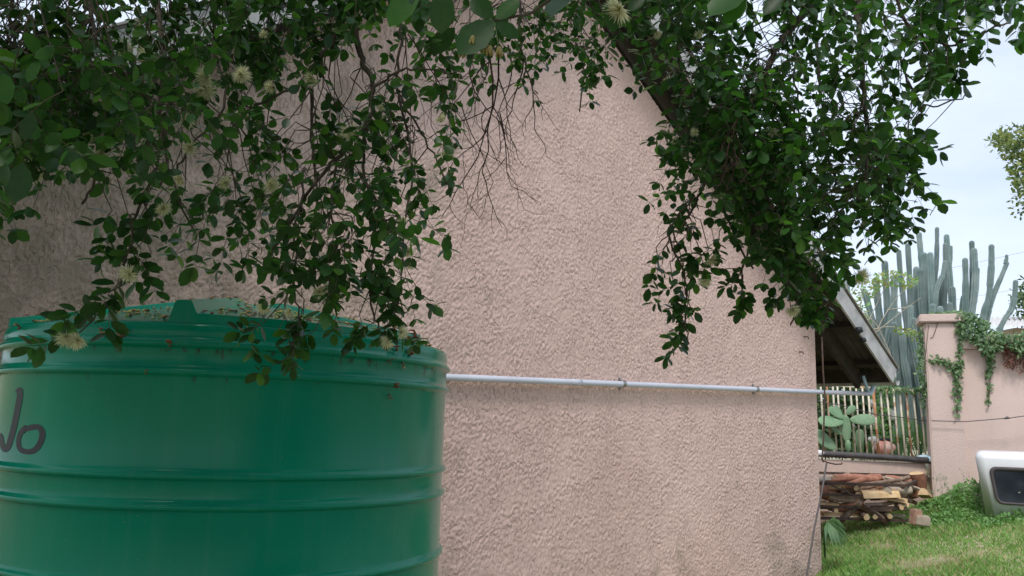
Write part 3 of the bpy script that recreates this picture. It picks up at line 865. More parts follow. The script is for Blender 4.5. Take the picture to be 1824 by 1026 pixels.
def spray(p, length, ls, pull=1.0, hook=True, lean=None, dens=1.0, young=.10, mid=.44):
    p = np.array(p, float)
    d = np.array([rng.normal(0, .55), rng.normal(0, .55), -abs(rng.normal(.65, .35)) * pull])
    if lean is not None: d = d + np.array(lean)
    d = nrm(d)
    if hook:
        dist = np.linalg.norm(NODES_A - (p + np.array([0, 0, .10])), axis=1)
        j = int(np.argmin(dist)); q = NODES_A[j]
        if dist[j] > .55:
            q = p + np.array([rng.normal(0, .08), rng.normal(0, .08), .35])
        mid_ = (p + q) / 2 + np.array([rng.normal(0, .02), rng.normal(0, .02), rng.uniform(0, .05)])
        TW.tube([q, (q + mid_) / 2 + rng.normal(0, .008, 3), mid_, p], [.0022, .0020, .0018, .0014], 4, cap=False)
    npt = 6; pts = [p]; cur = p.copy()
    for i in range(npt):
        d = nrm(d + rng.normal(0, .20, 3) + np.array([0, 0, -.10 * pull]))
        cur = cur + d * length / npt; pts.append(cur)
    TW.tube(pts, np.linspace(.0014, .0007, npt + 1), 3, cap=False)
    ph = rng.uniform(0, 6.28)
    axis_prev = None
    for i in range(1, npt + 1):
        ax = nrm(pts[i] - pts[i - 1])
        e1 = nrm(np.cross(ax, [0.3, 0.2, .9])); e2 = np.cross(ax, e1)
        cnt = 2 if i < npt else 4
        if rng.random() > dens: cnt = 1 if i < npt else 3
        for k in range(cnt):
            a = ph + k * 2 * math.pi / cnt + rng.normal(0, .35)
            perp = math.cos(a) * e1 + math.sin(a) * e2
            dir_ = nrm(ax * rng.uniform(.25, .8) + perp * .9 + np.array([0, 0, -.18]))
            n_ = nrm(ax * -.6 + np.array([0, 0, .75]) + rng.normal(0, .45, 3))
            l = ls * rng.uniform(.62, 1.15)
            stem = pts[i] + dir_ * l * .10
            r_ = rng.random()
            put_leaf(stem, dir_, n_, l, 2 if r_ < young else (1 if r_ < young + mid else 0))
        ph += 1.57
    return pts

def fill(poly, n, dep, ls, length=(.14, .30), gaps=(), **k):
    ls = ls * .98
    for _ in range(int(n * .72)):
        for t in range(30):
            x, y = sample_poly(poly)
            if not any((x - gx) ** 2 / gr ** 2 + (y - gy) ** 2 / (gr * gq) ** 2 < 1 and random.random() < .92 for gx, gy, gr, gq in gaps): break
        Yq = rng.uniform(*dep); lq = rng.uniform(*length)
        spray(at(x, y - .42 * lq * F / Yq, Yq), lq, ls * rng.uniform(.75, 1.2), **k)

SKY_L = [(505, 20, 40, .8), (340, 60, 28, 1.4), (255, 30, 20, .7), (215, 135, 24, .5), (135, 180, 20, 1.0), (480, 60, 26, .7), (275, 125, 18, .6), (400, 90, 24, .5)]
fill([(-60, -60), (520, -60), (440, 90), (350, 180), (310, 220), (200, 265), (-60, 290)], 225, (1.75, 2.7), .042, gaps=SKY_L)
fill([(-60, 60), (150, 40), (230, 180), (240, 260), (100, 330), (-60, 350)], 70, (1.5, 1.95), .042)
fill([(-60, 120), (320, 150), (350, 230), (340, 270), (270, 280), (230, 280), (120, 310), (-60, 320)], 100, (1.7, 2.5), .042)
fill([(300, 60), (560, 60), (520, 170), (430, 210), (340, 250)], 32, (2.2, 2.6), .047)
fill([(430, 160), (560, 150), (600, 250), (480, 330), (400, 330)], 16, (2.25, 2.6), .046)
fill([(560, 240), (640, 170), (790, 160), (820, 230), (770, 320), (640, 330), (560, 330)], 38, (2.3, 2.65), .046)
fill([(400, 330), (480, 280), (640, 300), (770, 320), (745, 430), (720, 500), (560, 500), (450, 470), (395, 420)], 74, (2.15, 2.6), .047)
fill([(470, 450), (720, 460), (730, 520), (680, 560), (560, 540), (500, 510)], 26, (2.15, 2.45), .046, length=(.08, .18))
fill([(600, -40), (760, -40), (760, 60), (640, 60)], 14, (2.3, 2.7), .044)
fill([(750, 50), (900, 40), (1010, 0), (1090, 20), (1090, 110), (960, 120), (860, 120), (760, 130)], 62, (2.4, 3.0), .040)
fill([(1000, 70), (1080, 90), (1080, 140), (1050, 170), (1010, 150)], 11, (2.7, 3.0), .040, length=(.10, .20))
fill([(960, -50), (1250, -50), (1250, 60), (1180, 100), (1000, 60)], 70, (2.2, 3.0), .042)
fill([(300, -40), (720, -60), (700, 30), (520, 60), (420, 20)], 36, (2.2, 2.6), .042)
fill([(430, 120), (500, 50), (700, -20), (705, 15), (600, 70), (520, 110)], 52, (2.25, 2.6), .040, length=(.08, .18))
# hanging ends over the tank, left
for x, y, d in ((300, 335, 2.2), (262, 385, 2.2), (245, 395, 2.22), (236, 440, 2.16), (270, 450, 2.2), (215, 500, 2.14), (205, 520, 2.12), (165, 550, 2.1), (150, 575, 2.1), (345, 400, 2.25), (225, 370, 2.25), (200, 375, 2.25), (330, 340, 2.3), (255, 430, 2.17)):
    spray(at(x, y, d), rng.uniform(.07, .14), .056, dens=.7, lean=(-.3, 0, 0))
for x, y, d in ((505, 560, 2.36), (540, 560, 2.36), (470, 575, 2.36), (520, 610, 2.35), (522, 635, 2.34), (560, 590, 2.36), (665, 575, 2.38), (690, 570, 2.38), (700, 585, 2.36), (640, 560, 2.38), (720, 560, 2.4), (735, 500, 2.4), (600, 560, 2.38), (455, 585, 2.36)):
    spray(at(x, y, d), rng.uniform(.06, .11), .047, dens=.6)
# right mass
SKY_R = [(1450, 215, 34, 1.6), (1400, 130, 18, 1.0), (1490, 140, 16, 1.0), (1580, 60, 20, .8), (1520, 30, 16, 1), (1600, 110, 20, .8), (1555, 180, 18, 1.2), (1300, 190, 14, .8), (1430, 130, 16, 1), (1180, 20, 16, .6), (1620, 165, 18, .7), (1640, 30, 16, .6), (1560, 260, 16, .8), (1530, 320, 14, .8), (1460, 345, 14, .8)]
fill([(1100, -60), (1640, -60), (1660, 60), (1660, 150), (1600, 220), (1580, 270), (1560, 300), (1260, 290), (1235, 170)], 320, (2.35, 3.2), .046, gaps=SKY_R)
fill([(1200, 130), (1330, 120), (1420, 250), (1400, 380), (1290, 380), (1240, 300)], 120, (2.5, 3.1), .045)
fill([(1230, 270), (1560, 250), (1580, 330), (1560, 400), (1500, 430), (1430, 450), (1340, 420), (1260, 340)], 200, (2.5, 3.2), .045, gaps=SKY_R)
fill([(1320, 400), (1500, 390), (1480, 460), (1440, 500), (1380, 480)], 46, (2.6, 3.0), .045, length=(.10, .2))
fill([(1560, 260), (1640, 250), (1620, 320), (1600, 400), (1570, 430)], 34, (2.6, 3.1), .048, length=(.08, .18))
fill([(1620, -40), (1740, -40), (1800, -10), (1800, 40), (1700, 100), (1650, 140)], 44, (2.4, 2.9), .050, length=(.08, .2))
fill([(1640, 110), (1720, 110), (1720, 160), (1650, 180)], 10, (2.5, 2.8), .050, length=(.06, .12))
for x, y, d in ((1225, 360, 2.82), (1200, 380, 2.82), (1192, 425, 2.8), (1200, 455, 2.8), (1180, 470, 2.8), (1215, 470, 2.8), (1220, 500, 2.8), (1225, 535, 2.78), (1205, 540, 2.78), (1222, 565, 2.77), (1175, 480, 2.8), (1200, 510, 2.78), (1235, 560, 2.77), (1215, 585, 2.76), (1262, 445, 2.85), (1255, 480, 2.82), (1280, 440, 2.85), (1270, 420, 2.85), (1230, 430, 2.8), (1240, 395, 2.84), (1320, 510, 2.8), (1322, 525, 2.8), (1312, 500, 2.8)):
    spray(at(x, y, d), rng.uniform(.07, .14), .044, dens=.75)
for x, y, d in ((1400, 520, 2.85), (1420, 540, 2.85), (1440, 520, 2.88), (1455, 530, 2.88), (1460, 500, 2.9), (1410, 560, 2.84), (1430, 500, 2.88), (1390, 500, 2.86), (1480, 520, 2.9)):
    spray(at(x, y, d), rng.uniform(.06, .12), .047, dens=.8)
# unseen crown above the picture, added and shaped to shade wall and tank
for k in range(2900):
    p = np.array([rng.uniform(-5.4, 1.6), rng.uniform(-3.8, 4.0), rng.uniform(2.3, 4.4)])
    if p[1] > -1.0 and p[2] < 2.7: continue
    if p[0] > .6 and p[1] > .4: continue
    if (p[0] + .459) * Nn[0] + (p[1] - 6.168) * Nn[1] < .25: continue
    if p[1] > 3.0 and p[2] < 3.3: continue
    if p[0] > 2.2 and p[1] > 2.5: continue
    X, Y_, z_ = project(p)
    if z_ > .3 and Y_ > -70 and -100 < X < 1950: continue
    for q in range(6):
        put_leaf(p + rng.normal(0, .12, 3), rng.normal(0, 1, 3) + np.array([0, 0, -.4]), rng.normal(0, .5, 3) + np.array([0, 0, 1]), rng.uniform(.10, .17), int(rng.integers(0, 2)))
for k in range(1500):  # unseen drooping clumps added behind the camera to darken the tank's reflection
    p = np.array([rng.uniform(1.7, 4.6), rng.uniform(-4.5, .9), rng.uniform(.7, 3.8)])
    if (p[0] - 1.75) ** 2 + (p[1] + .75) ** 2 < .3 and p[2] < 2.4: continue
    X, Y_, z_ = project(p)
    if z_ > 0 and X < 2300: continue
    for q in range(5):
        put_leaf(p + rng.normal(0, .14, 3), rng.normal(0, 1, 3) + np.array([0, 0, -.6]), rng.normal(0, .6, 3) + np.array([0, 0, .6]), rng.uniform(.10, .17), int(rng.integers(0, 2)))
# big near leaves at the top edge
def near_leaf(base, tip, Y, width_n=(0, -1, .25), m=0, yt=0.0):
    a = at(base[0], base[1], Y); b = at(tip[0], tip[1], Y + yt)
    put_leaf(a, b - a, np.array(width_n, float) + rng.normal(0, .12, 3), float(np.linalg.norm(b - a)), m)
near_leaf((790, -18), (784, 56), 1.05, m=0)
near_leaf((745, -22), (692, 46), 1.05, m=1)
near_leaf((880, 36), (815, 98), 1.05, (.5, -.5, .5), m=0)
near_leaf((880, 36), (842, 64), 1.05, (.2, -1, .4), m=1, yt=.02)
near_leaf((882, 38), (924, 68), 1.05, (-.2, -1, .2), m=0)
near_leaf((884, 36), (925, 0), 1.05, (0, -1, .5), m=1)
near_leaf((878, 34), (838, -8), 1.05, (.3, -.8, .2), m=0)
near_leaf((900, 30), (890, 62), 1.08, (.3, -.8, .2), m=0)
near_leaf((715, -30), (735, 8), 1.02, (.3, -.6, .7), m=0)
near_leaf((1085, 5), (1095, 55), 1.25, (.1, -1, .2), m=0)
near_leaf((1150, -8), (1118, 20), 1.25, (.1, -1, .2), m=0)
near_leaf((1330, -20), (1262, 30), 1.6, (.1, -.8, .5), m=1)
near_leaf((1330, 0), (1290, 38), 1.6, (.1, -.8, .5), m=1)
near_leaf((1395, -10), (1360, 26), 1.7, (.1, -.8, .5), m=0)
near_leaf((40, 290), (28, 362), 1.5, (.1, -1, .3), m=0)
near_leaf((10, 290), (6, 330), 1.4, (.1, -1, .3), m=0)
near_leaf((60, 200), (42, 250), 1.5, (.3, -1, .3), m=0)
near_leaf((5, 130), (14, 186), 1.3, (.1, -1, .2), m=1)
near_leaf((120, 262), (166, 270), 1.6, (.1, -1, .6), m=1)

LPa, LDa, LNa, LLa, LMa = map(np.array, (LP, LD, LN, LL, LM))
X, Y_, Zc = project(LPa + LDa / np.linalg.norm(LDa, axis=1, keepdims=True) * LLa[:, None] * .5)
vis = (Zc > .4) & (X > 0) & (X < W) & (Y_ > 0) & (Y_ < H)
score = np.where(vis, LLa / np.maximum(Zc, .3), 0)
order = np.argsort(-score)
big = order[:290]; rest = np.setdiff1d(np.arange(len(LPa)), big)
leaf_mats = [MT['leaf_a'], MT['leaf_b'], MT['leaf_c']]
var = []
for k in range(3):
    row = []
    for v in range(3):
        tm = LT.copy(); tm[:, 2] += [(-.10, .0, .06)[v] * q * q for q in tm[:, 0]]; tm[:, 1] *= (1.0, .9, 1.08)[v]
        me = np_mesh('leaf', tm, LTRI, leaf_mats[k]); row.append(me)
    var.append(row)
Df, Sf, Nf = frames(LDa, LNa)
tinv = parent_world(tree).inverted()
for i in big:
    o = bpy.data.objects.new('leaf', var[LMa[i]][i % 3]); COL.objects.link(o)
    m = Matrix.Identity(4)
    for a in range(3):
        m[a][0] = Df[i][a] * LLa[i]; m[a][1] = Sf[i][a] * LLa[i]; m[a][2] = Nf[i][a] * LLa[i]; m[a][3] = LPa[i][a]
    o.parent = tree; o.matrix_parent_inverse = tinv; o.matrix_basis = m
link('foliage', leaves_mesh('foliage', LPa[rest], LDa[rest], LNa[rest], LLa[rest], LMa[rest], leaf_mats), tree, kind='stuff')
TW.build('twigs', MT['twig'], tree, kind='stuff')
print('leaves', len(LPa))

# bare dry twigs
DT = MB()
def dry(p, d, length, r, lvl):
    n = 5; pts = [p]; cur = np.array(p)
    for i in range(n):
        d = nrm(d + rng.normal(0, .22, 3) * np.array([1, .5, 1]) + np.array([0, 0, -.05])); cur = cur + d * length / n; pts.append(cur)
        if lvl > 0 and i >= 1 and rng.random() < .72:
            sd_ = nrm(d + np.array([rng.choice([-1, 1]) * rng.uniform(.45, .9), rng.normal(0, .3), rng.uniform(-.2, .2)]))
            dry(cur, sd_, length * rng.uniform(.35, .6), r * .6, lvl - 1)
    DT.tube(pts, np.linspace(r, r * .45, n + 1), 4, cap=False)
for x, y, tx, ty, r in ((885, 40, 870, 290, .0050), (932, 105, 968, 200, .0042), (850, 60, 815, 250, .004), (872, 100, 895, 330, .0046), (905, 80, 940, 220, .0036), (935, 120, 935, 240, .0036), (880, 60, 850, 200, .003), (820, 180, 855, 340, .0026), (890, 200, 870, 340, .003)):
    a = at(x, y, 2.68); b = at(tx, ty, 2.72)
    dry(a, nrm(b - a), np.linalg.norm(b - a) * .95, r * .8, 2)
for x, y, tx, ty, r in ((285, 60, 285, 200, .004), (470, 340, 440, 380, .003), (560, 150, 520, 330, .003), (590, 60, 470, 210, .004), (720, 60, 760, 250, .003), (1300, 240, 1310, 330, .004), (1330, 200, 1290, 300, .004), (1235, 350, 1190, 430, .003), (640, 260, 600, 330, .003), (300, 230, 260, 290, .003), (330, 220, 300, 330, .003)):
    for q in range(2):
        a = at(x + rng.normal(0, 8), y, 2.4); b = at(tx + rng.normal(0, 20), ty, 2.45)
        dry(a, nrm(b - a), np.linalg.norm(b - a), r * .7, 2)
DT.build('bare_twigs', MT['deadtwig'], tree, kind='stuff')

# cream pompom flowers
flower_meshes = []
for v in range(4):
    V, Fx, mi = [], [], []
    g = np.random.default_rng(40 + v)
    nst = 210
    for k in range(nst):
        ct = g.uniform(-.15, 1); ph = g.uniform(0, 6.283); st = math.sqrt(max(0, 1 - ct * ct))
        d = np.array([st * math.cos(ph), st * math.sin(ph), ct]); l = g.uniform(.8, 1.1)
        sd_ = nrm(np.cross(d, g.normal(0, 1, 3))) * .042
        bend = np.array([0, 0, g.uniform(-.12, .12)])
        b = len(V); V += [d * .08 - sd_, d * .08 + sd_, d * .6 * l + sd_ * .8 + bend * .5, d * .6 * l - sd_ * .8 + bend * .5, d * l + bend]
        Fx += [(b, b + 1, b + 2), (b, b + 2, b + 3), (b + 3, b + 2, b + 4)]; mi += [0, 0, 0]
    for k in range(5):
        a = k * 1.2566; b = len(V)
        V += [np.array([0, 0, .02]), np.array([math.cos(a - .5), math.sin(a - .5), -.25]) * .3, np.array([math.cos(a), math.sin(a), -.3]) * .42, np.array([math.cos(a + .5), math.sin(a + .5), -.25]) * .3]
        Fx += [(b, b + 1, b + 2), (b, b + 2, b + 3)]; mi += [1, 1]
    flower_meshes.append(np_mesh('flower', np.array(V), np.array(Fx), [MT['stamen'], MT['bud']], False, np.array(mi)))
FL = [(370, 138, 24, 2.1), (366, 160, 22, 2.1), (265, 98, 22, 2.1), (218, 84, 20, 2.1), (428, 132, 20, 2.2), (482, 155, 14, 2.3), (555, 140, 16, 2.3), (333, 214, 18, 2.1), (322, 318, 15, 2.1), (338, 262, 15, 2.1), (290, 370, 16, 2.15),
      (403, 326, 15, 2.2), (482, 328, 18, 2.2), (622, 236, 20, 2.35), (230, 487, 19, 2.1), (118, 600, 20, 2.06), (138, 606, 18, 2.06), (570, 520, 16, 2.3), (690, 608, 15, 2.34), (715, 592, 14, 2.34), (1104, 16, 30, 1.25), (715, 394, 12, 2.35), (783, 208, 12, 2.4),
      (795, 268, 17, 2.45), (728, 448, 12, 2.35), (732, 470, 12, 2.35), (593, 412, 12, 2.3), (560, 390, 12, 2.3), (470, 545, 15, 2.3), (516, 555, 12, 2.33), (1188, 145, 14, 2.5), (1238, 235, 10, 2.5), (1375, 238, 16, 2.6), (1382, 308, 17, 2.6), (1532, 492, 18, 2.7), (1266, 462, 14, 2.75),
      (1256, 500, 13, 2.7), (1412, 552, 14, 2.75), (1548, 330, 12, 2.6), (1380, 320, 13, 2.6), (1290, 300, 10, 2.6), (1245, 60, 10, 2.3), (45, 245, 17, 1.9), (62, 310, 18, 1.9), (180, 275, 15, 2.0), (20, 225, 12, 1.9), (155, 245, 13, 2.0), (470, 60, 10, 2.2), (245, 40, 10, 2.1), (1170, 60, 10, 2.4), (1090, 250, 1, 2.6), (680, 190, 10, 2.4), (1200, 250, 9, 2.6), (700, 40, 10, 2.3)]
for i, (x, y, r_, d) in enumerate(FL):
    if r_ < 3: continue
    p = at(x, y, d); sc = r_ / F * d * 1.12
    o = bpy.data.objects.new('flower', flower_meshes[i % 4]); COL.objects.link(o)
    q = Vector((rng.normal(0, .6), rng.normal(-.5, .4), rng.normal(-.6, .4))).normalized().to_track_quat('Z', 'Y')
    o.parent = tree; o.matrix_parent_inverse = tinv; o.matrix_basis = Matrix.LocRotScale(Vector(p), q, Vector((sc, sc, sc)))
# yellow bud clusters near the top
for x, y, d in ((842, 70, 1.05), (866, 84, 1.05), (889, 90, 1.05), (872, 88, 1.05), (862, 80, 1.06), (823, 92, 1.06)):
    p = at(x, y, d); mb = MB()
    mb.blob(p, .0042, .0042, .006, 8, 5, 0, .1)
    for k in range(5):
        a = k * 1.257; q = p + np.array([.004 * math.cos(a), .004 * math.sin(a), -.005]); mb.blob(q, .002, .002, .004, 5, 3, 0, .1)
    mb.tube([p, at(881, 40, d)], .0008, 4, 1)
    mb.build('flower_bud', [MT['bud'], MT['weed_b']], tree)

# ------------------------------------------------------------------ boundary wall, pillar
bw = empty('boundary_wall', at(1688, 880, 12.5), label='pink boundary wall with square pillar and creeper over its coping', cat='wall')
def slab(name, x0, x1, y0, y1, z0, z1, m, parent, bev=.012, seg=0):
    bm = bmesh.new(); bmesh.ops.create_cube(bm, size=1)
    for v in bm.verts:
        v.co = Vector(((x0 + x1) / 2 + v.co.x * (x1 - x0), (y0 + y1) / 2 + v.co.y * (y1 - y0), (z0 + z1) / 2 + v.co.z * (z1 - z0)))
    bmesh.ops.bevel(bm, geom=bm.edges[:], offset=bev, segments=2, affect='EDGES')
    me = bpy.data.meshes.new(name); bm.to_mesh(me); bm.free(); me.materials.append(m)
    return link(name, me, parent)
PY = 12.55
WROT = rad(-21)
WE = np.array([math.cos(WROT), math.sin(WROT), 0]); WN = np.array([math.sin(WROT), -math.cos(WROT), 0])
WP0 = at(1655, 740, PY); WP0[2] = 0
def on_wall(x, y, off=0.0):
    d = at(x, y, 1) - EYE
    return EYE + d * (((WP0 + WN * off - EYE) @ WN) / (d @ WN))
px0 = float(WP0[0]); px1 = px0 + float((on_wall(1718, 740) - WP0) @ WE)
bw.location = (px0, PY, 0); bpy.context.view_layer.update()
pz1 = at(1685, 576, PY)[2]
slab('pillar', px0, px1, PY, PY + .5, -.2, pz1, MT['stucco2'], bw, .02)
slab('pillar_cap', px0 - .07, px1 + .07, PY - .07, PY + .57, pz1 + .002, pz1 + .125, MT['stucco2'], bw, .015)
wz1 = on_wall(1740, 622, -.15)[2]
slab('wall_panel', px1 - .05, px1 + 9, PY + .16, PY + .38, -.2, wz1, MT['stucco2'], bw, .01)
slab('coping', px1 + .003, px1 + 9, PY + .08, PY + .46, wz1 + .002, wz1 + .14, MT['stucco2'], bw, .015)
bw.rotation_euler = (0, 0, WROT)
lw = empty('low_wall', (5, 12.75, 0), label='low stained pink wall behind the firewood rack, below the iron bars', cat='wall')
lz1 = at(1560, 822, 12.75)[2]
slab('wall_panel', 1.5, px0 - .003, 12.72, 12.90, -.2, lz1, MT['lowwall'], lw, .012)
o = empty('black_pipe', at(1560, 814, 12.66), label='black plastic pipe lying along the top of the low wall', cat='pipe')
mb = MB(); mb.tube([at(1430, 805, 12.72), at(1458, 808, 12.72), at(1520, 811, 12.70), at(1600, 816, 12.69), at(1661, 821, 12.68)], .047, 12); mb.build('pipe_run', MT['blackpipe'], o)
mb = MB(); mb.tube([at(1453, 807, 12.72), at(1466, 808, 12.72)], .050, 12); mb.build('pipe_collar', MT['plastic_white'], o)
mb = MB(); mb.tube([at(1653, 819, 12.68), at(1660, 819.5, 12.68)], .051, 12); mb.build('pipe_collar', MT['plastic_blue'], o)

# iron bar fence on the low wall
fence = empty('bar_fence', at(1560, 812, 12.95), label='rusty white iron bar fence above the low pink wall', cat='fence')
FY = 12.98
mb = MB(); mb.beam(at(1400, 681, FY), at(1658, 697, FY), .035, .03); mb.build('top_rail', MT['bar_white'], fence)
mb = MB(); mb.beam(at(1400, 808, FY), at(1664, 824, FY), .035, .03); mb.build('bottom_rail', MT['bar_rust'], fence)
tops = [1450, 1461, 1472, 1482, 1492, 1503, 1514, 1524, 1535, 1546, 1555, 1567, 1579, 1590, 1602, 1613, 1625, 1637, 1650]
bots = [1456, 1467, 1478, 1489, 1500, 1511, 1531, 1542, 1553, 1564, 1577, 1588, 1599, 1611, 1623, 1634, 1646, 1658]
bots = [t_ + 8 + 5 * k / 18 for k, t_ in enumerate(tops)]
rusty = {2, 10, 15}
for k, (a, b) in enumerate(zip(tops, bots)):
    p0 = at(b, 806 + (b - 1456) * .075, FY - .02); p1 = at(a + rng.normal(0, .8), 682 + (a - 1460) * .08, FY - .02)
    mb = MB(); mb.tube([p0, (p0 + p1) / 2 + np.array([rng.normal(0, .006), 0, 0]), p1], random.uniform(.0135, .0160) if k != 10 else .022, 8)
    mb.build('bar', MT['bar_rust'] if k in rusty else MT['bar_white'], fence)
mb = MB(); mb.tube([at(1440, 712, FY - .06), at(1500, 722, FY - .06), at(1560, 738, FY - .06), at(1610, 744, FY - .06), at(1662, 752, FY - .06)], .006, 4); mb.build('strand_wire', MT['wire'], fence)
# taut wire across the pillar
o = empty('tie_wire', at(1740, 748, 12.3), label='thin dark wire strung across the pink pillar and wall', cat='wire')
mb = MB(); mb.tube([on_wall(x, y, .09) for x, y in ((1659, 749.5), (1720, 751), (1780, 746), (1800, 744.5), (1850, 737))], .007, 5); mb.build('strand', MT['wire'], o)
mb = MB(); mb.tube([on_wall(1788, 746, .1), on_wall(1794, 744, .11), on_wall(1800, 745, .1)], [.006, .022, .006], 6); mb.build('knot', MT['wire'], o)

# ------------------------------------------------------------------ hooked rod by the house corner
o = empty('hooked_rod', at(1436, 1030, 9.1), label='thin rusty rod with a hook, leaning at the house corner', cat='rod')
mb = MB(); mb.tube([at(1464, 600, 9.45), at(1466, 660, 9.43), at(1469, 700, 9.42), at(1467, 780, 9.40), at(1464.5, 819, 9.38), at(1467, 823, 9.38)], .0095, 6); mb.build('upper_rod', MT['iron'], o)
mb = MB(); mb.tube([at(1465, 820, 9.38), at(1475, 824, 9.37), at(1488, 827, 9.36), at(1499, 826.5, 9.36), at(1500, 824, 9.36)], .0085, 6); mb.build('hook', MT['iron'], o)
mb = MB(); mb.tube([at(1472.5, 825, 9.37), at(1463, 880, 9.30), at(1451, 939, 9.22), at(1437, 1024, 9.10), at(1432, 1050, 9.06)], [.0105, .0105, .0105, .0105, .01], 6); mb.build('lower_rod', MT['wire'], o)

# ------------------------------------------------------------------ firewood rack and logs
RF, RB = 11.45, 12.45
rx0, rx1 = 3.6, at(1614, 880, RF)[0]
rzt = at(1614, 865, RF)[2]; rzb = at(1540, 925, RF)[2]
rzt = float(rzt); rzb = float(rzb)
rack = empty('firewood_rack', (4.8, 11.9, rzb), label='low rusty steel rack full of firewood on the lawn', cat='rack')
def bar(a, b, r=.018, name='rail'):
    mb = MB(); mb.beam(a, b, r * 2, r * 2); mb.build(name, MT['iron'], rack)
zt2 = float(at(1653, 848, RB)[2])
rxb = at(1653, 848, RB)[0]
z1 = lambda t: rzb + (rzt - rzb) * t
for t_ in (0, .33, .68, 1.0):
    bar((rx0, RF, z1(t_)), (rx1 - .02, RF, z1(t_)), .014 if 0 < t_ < 1 else .019)
bar((rx0, RB, zt2), (rxb, RB, zt2)); bar((rx0, RB, rzb + .05), (rxb, RB, rzb + .05))
bar((rx1, RF, rzt), (rxb, RB, zt2)); bar((rx1, RF, rzb), (rxb, RB, rzb + .05))
bar((rx1, RF, rzb - .06), (rx1, RF, rzt + .0), .030, 'post'); bar((rxb, RB, rzb), (rxb, RB, zt2), .02, 'post')
xl = at(1480, 880, RF)[0]
bar((xl, RF - .03, rzb - .06), (xl, RF - .03, rzt), .018, 'post'); bar((rx0, RF, rzb), (rx0, RF, rzt), .02, 'post'); bar((rx0, RB, rzb), (rx0, RB, zt2), .02, 'post')
bar(at(1473, 861, RF - .05), at(1521, 882, RF - .05), .012, 'brace'); bar(at(1537, 898, RF - .05), at(1571, 922, RF - .05), .012, 'brace')

def log_obj(c, length, r, yaw, pitch, kind, label, split=False, group='firewood logs in the rack', n=9):
    mb = MB()
    R = np.array(Euler((0, pitch, yaw)).to_matrix())
    k0 = random.uniform(0, 6.28)
    if not split:
        pts = []; rr = []
        for i in range(5):
            t = i / 4 - .5
            pts.append(np.array([t * length, r * .25 * math.sin(k0 + t * 3), r * .2 * math.cos(k0 + t * 4)])); rr.append(r * random.uniform(.88, 1.08) * (1 - .1 * t))
        vs = []
        for i, p in enumerate(pts):
            for k in range(n):
                a = 2 * math.pi * k / n; q = rr[i] * (1 + .10 * math.sin(k * 2.3 + k0 * 3))
                vs.append(p + np.array([0, q * math.cos(a), q * math.sin(a)]))
        fs = []
        for i in range(4):
            for k in range(n): fs.append((i * n + k, i * n + (k + 1) % n, (i + 1) * n + (k + 1) % n, (i + 1) * n + k))
        vs = [R @ v + np.array(c) for v in vs]
        mb.add(vs, fs, 0, True)
        mb.add(vs[:n], [tuple(range(n - 1, -1, -1))], 1); mb.add(vs[-n:], [tuple(range(n))], 1)
    else:
        prof = [(-1, -.35), (-.75, .35), (-.3, .75), (.35, .8), (.8, .3), (1, -.4)]
        vs = []
        for i in range(4):
            t = i / 3 - .5
            for y, z in prof: vs.append(np.array([t * length, r * y * random.uniform(.93, 1.07), r * z * random.uniform(.93, 1.07)]))
        vs = [R @ v + np.array(c) for v in vs]; m = len(prof); fsb, fsc = [], []
        for i in range(3):
            for k in range(m):
                f = (i * m + k, i * m + (k + 1) % m, (i + 1) * m + (k + 1) % m, (i + 1) * m + k)
                (fsc if k in (0, 1, 5) else fsb).append(f)
        mb.add(vs, fsb, 0, False); mb.add(vs, fsc, 1, False)
        mb.add(vs[:m], [tuple(range(m - 1, -1, -1))], 1); mb.add(vs[-m:], [tuple(range(m))], 1)
    mats_ = {'bark': [MT['wood_bark'], MT['wood_cut']], 'red': [MT['wood_red'], MT['wood_cut']], 'pale': [MT['wood_pale'], MT['wood_pale']], 'cut': [MT['wood_cut'], MT['wood_cut']]}[kind]
    o = mb.build('log', mats_, None, label=label, cat='log', group=group)
    return o
D90 = math.pi / 2
unique_logs = [
    ((1524, 853, 11.75), .62, .062, .05, .02, 'red', 'thick red barked log lying on top of the stack', False),
    ((1566, 882, 11.50), .50, .088, .02, -.05, 'cut', 'large split pale yellow log in the middle of the rack', True),
    ((1634, 862, 12.0), .32, .105, .6, 1.35, 'red', 'upright red brown stump at the right end of the rack', False),
    ((1487, 868, 11.6), .26, .085, 1.2, .1, 'cut', 'short split log with a bright yellow face at upper left', True),
    ((1503, 887, 11.52), .42, .058, .08, .05, 'bark', 'grey smooth log across the left of the stack', False),
    ((1553, 852, 11.85), .30, .06, .35, -.1, 'red', 'short red log with a yellow cut end on the stack top', False),
    ((1580, 872, 11.55), .24, .07, 1.0, -.1, 'pale', 'pale weathered forked log end at the upper right', True),
    ((1600, 872, 11.6), .32, .07, .1, .05, 'pale', 'light grey weathered log beside the right post', False),
    ((1648, 881, 11.75), .2, .075, .9, .3, 'cut', 'small yellow offcut leaning outside the right post', True),
    ((1533, 917, 11.55), .5, .038, 1.45, 0, 'bark', 'thin log with a round yellow end facing out at the bottom', False),
    ((1520, 905, 11.52), .55, .042, -.1, -.75, 'bark', 'long brown branch slanting up through the lower stack', False),
    ((1590, 890, 11.54), .36, .055, -.05, .12, 'cut', 'narrow split yellow log under the large pale one', True),
    ((1608, 861, 11.75), .55, .022, .1, .30, 'pale', 'thin crooked pale stick on top of the stack', False),
    ((1462, 872, 11.55), .4, .07, .3, .0, 'red', 'red brown log at the left edge by the house corner', False),
    ((1552, 912, 11.5), .5, .05, .1, .55, 'bark', 'dark branch slanting down behind the lower rails', False),
]
for (x, y, Yd), ln, r_, yaw, pit, kd, lb, sp in unique_logs:
    log_obj(at(x, y, Yd), ln, r_, yaw, pit, kd, lb, sp)
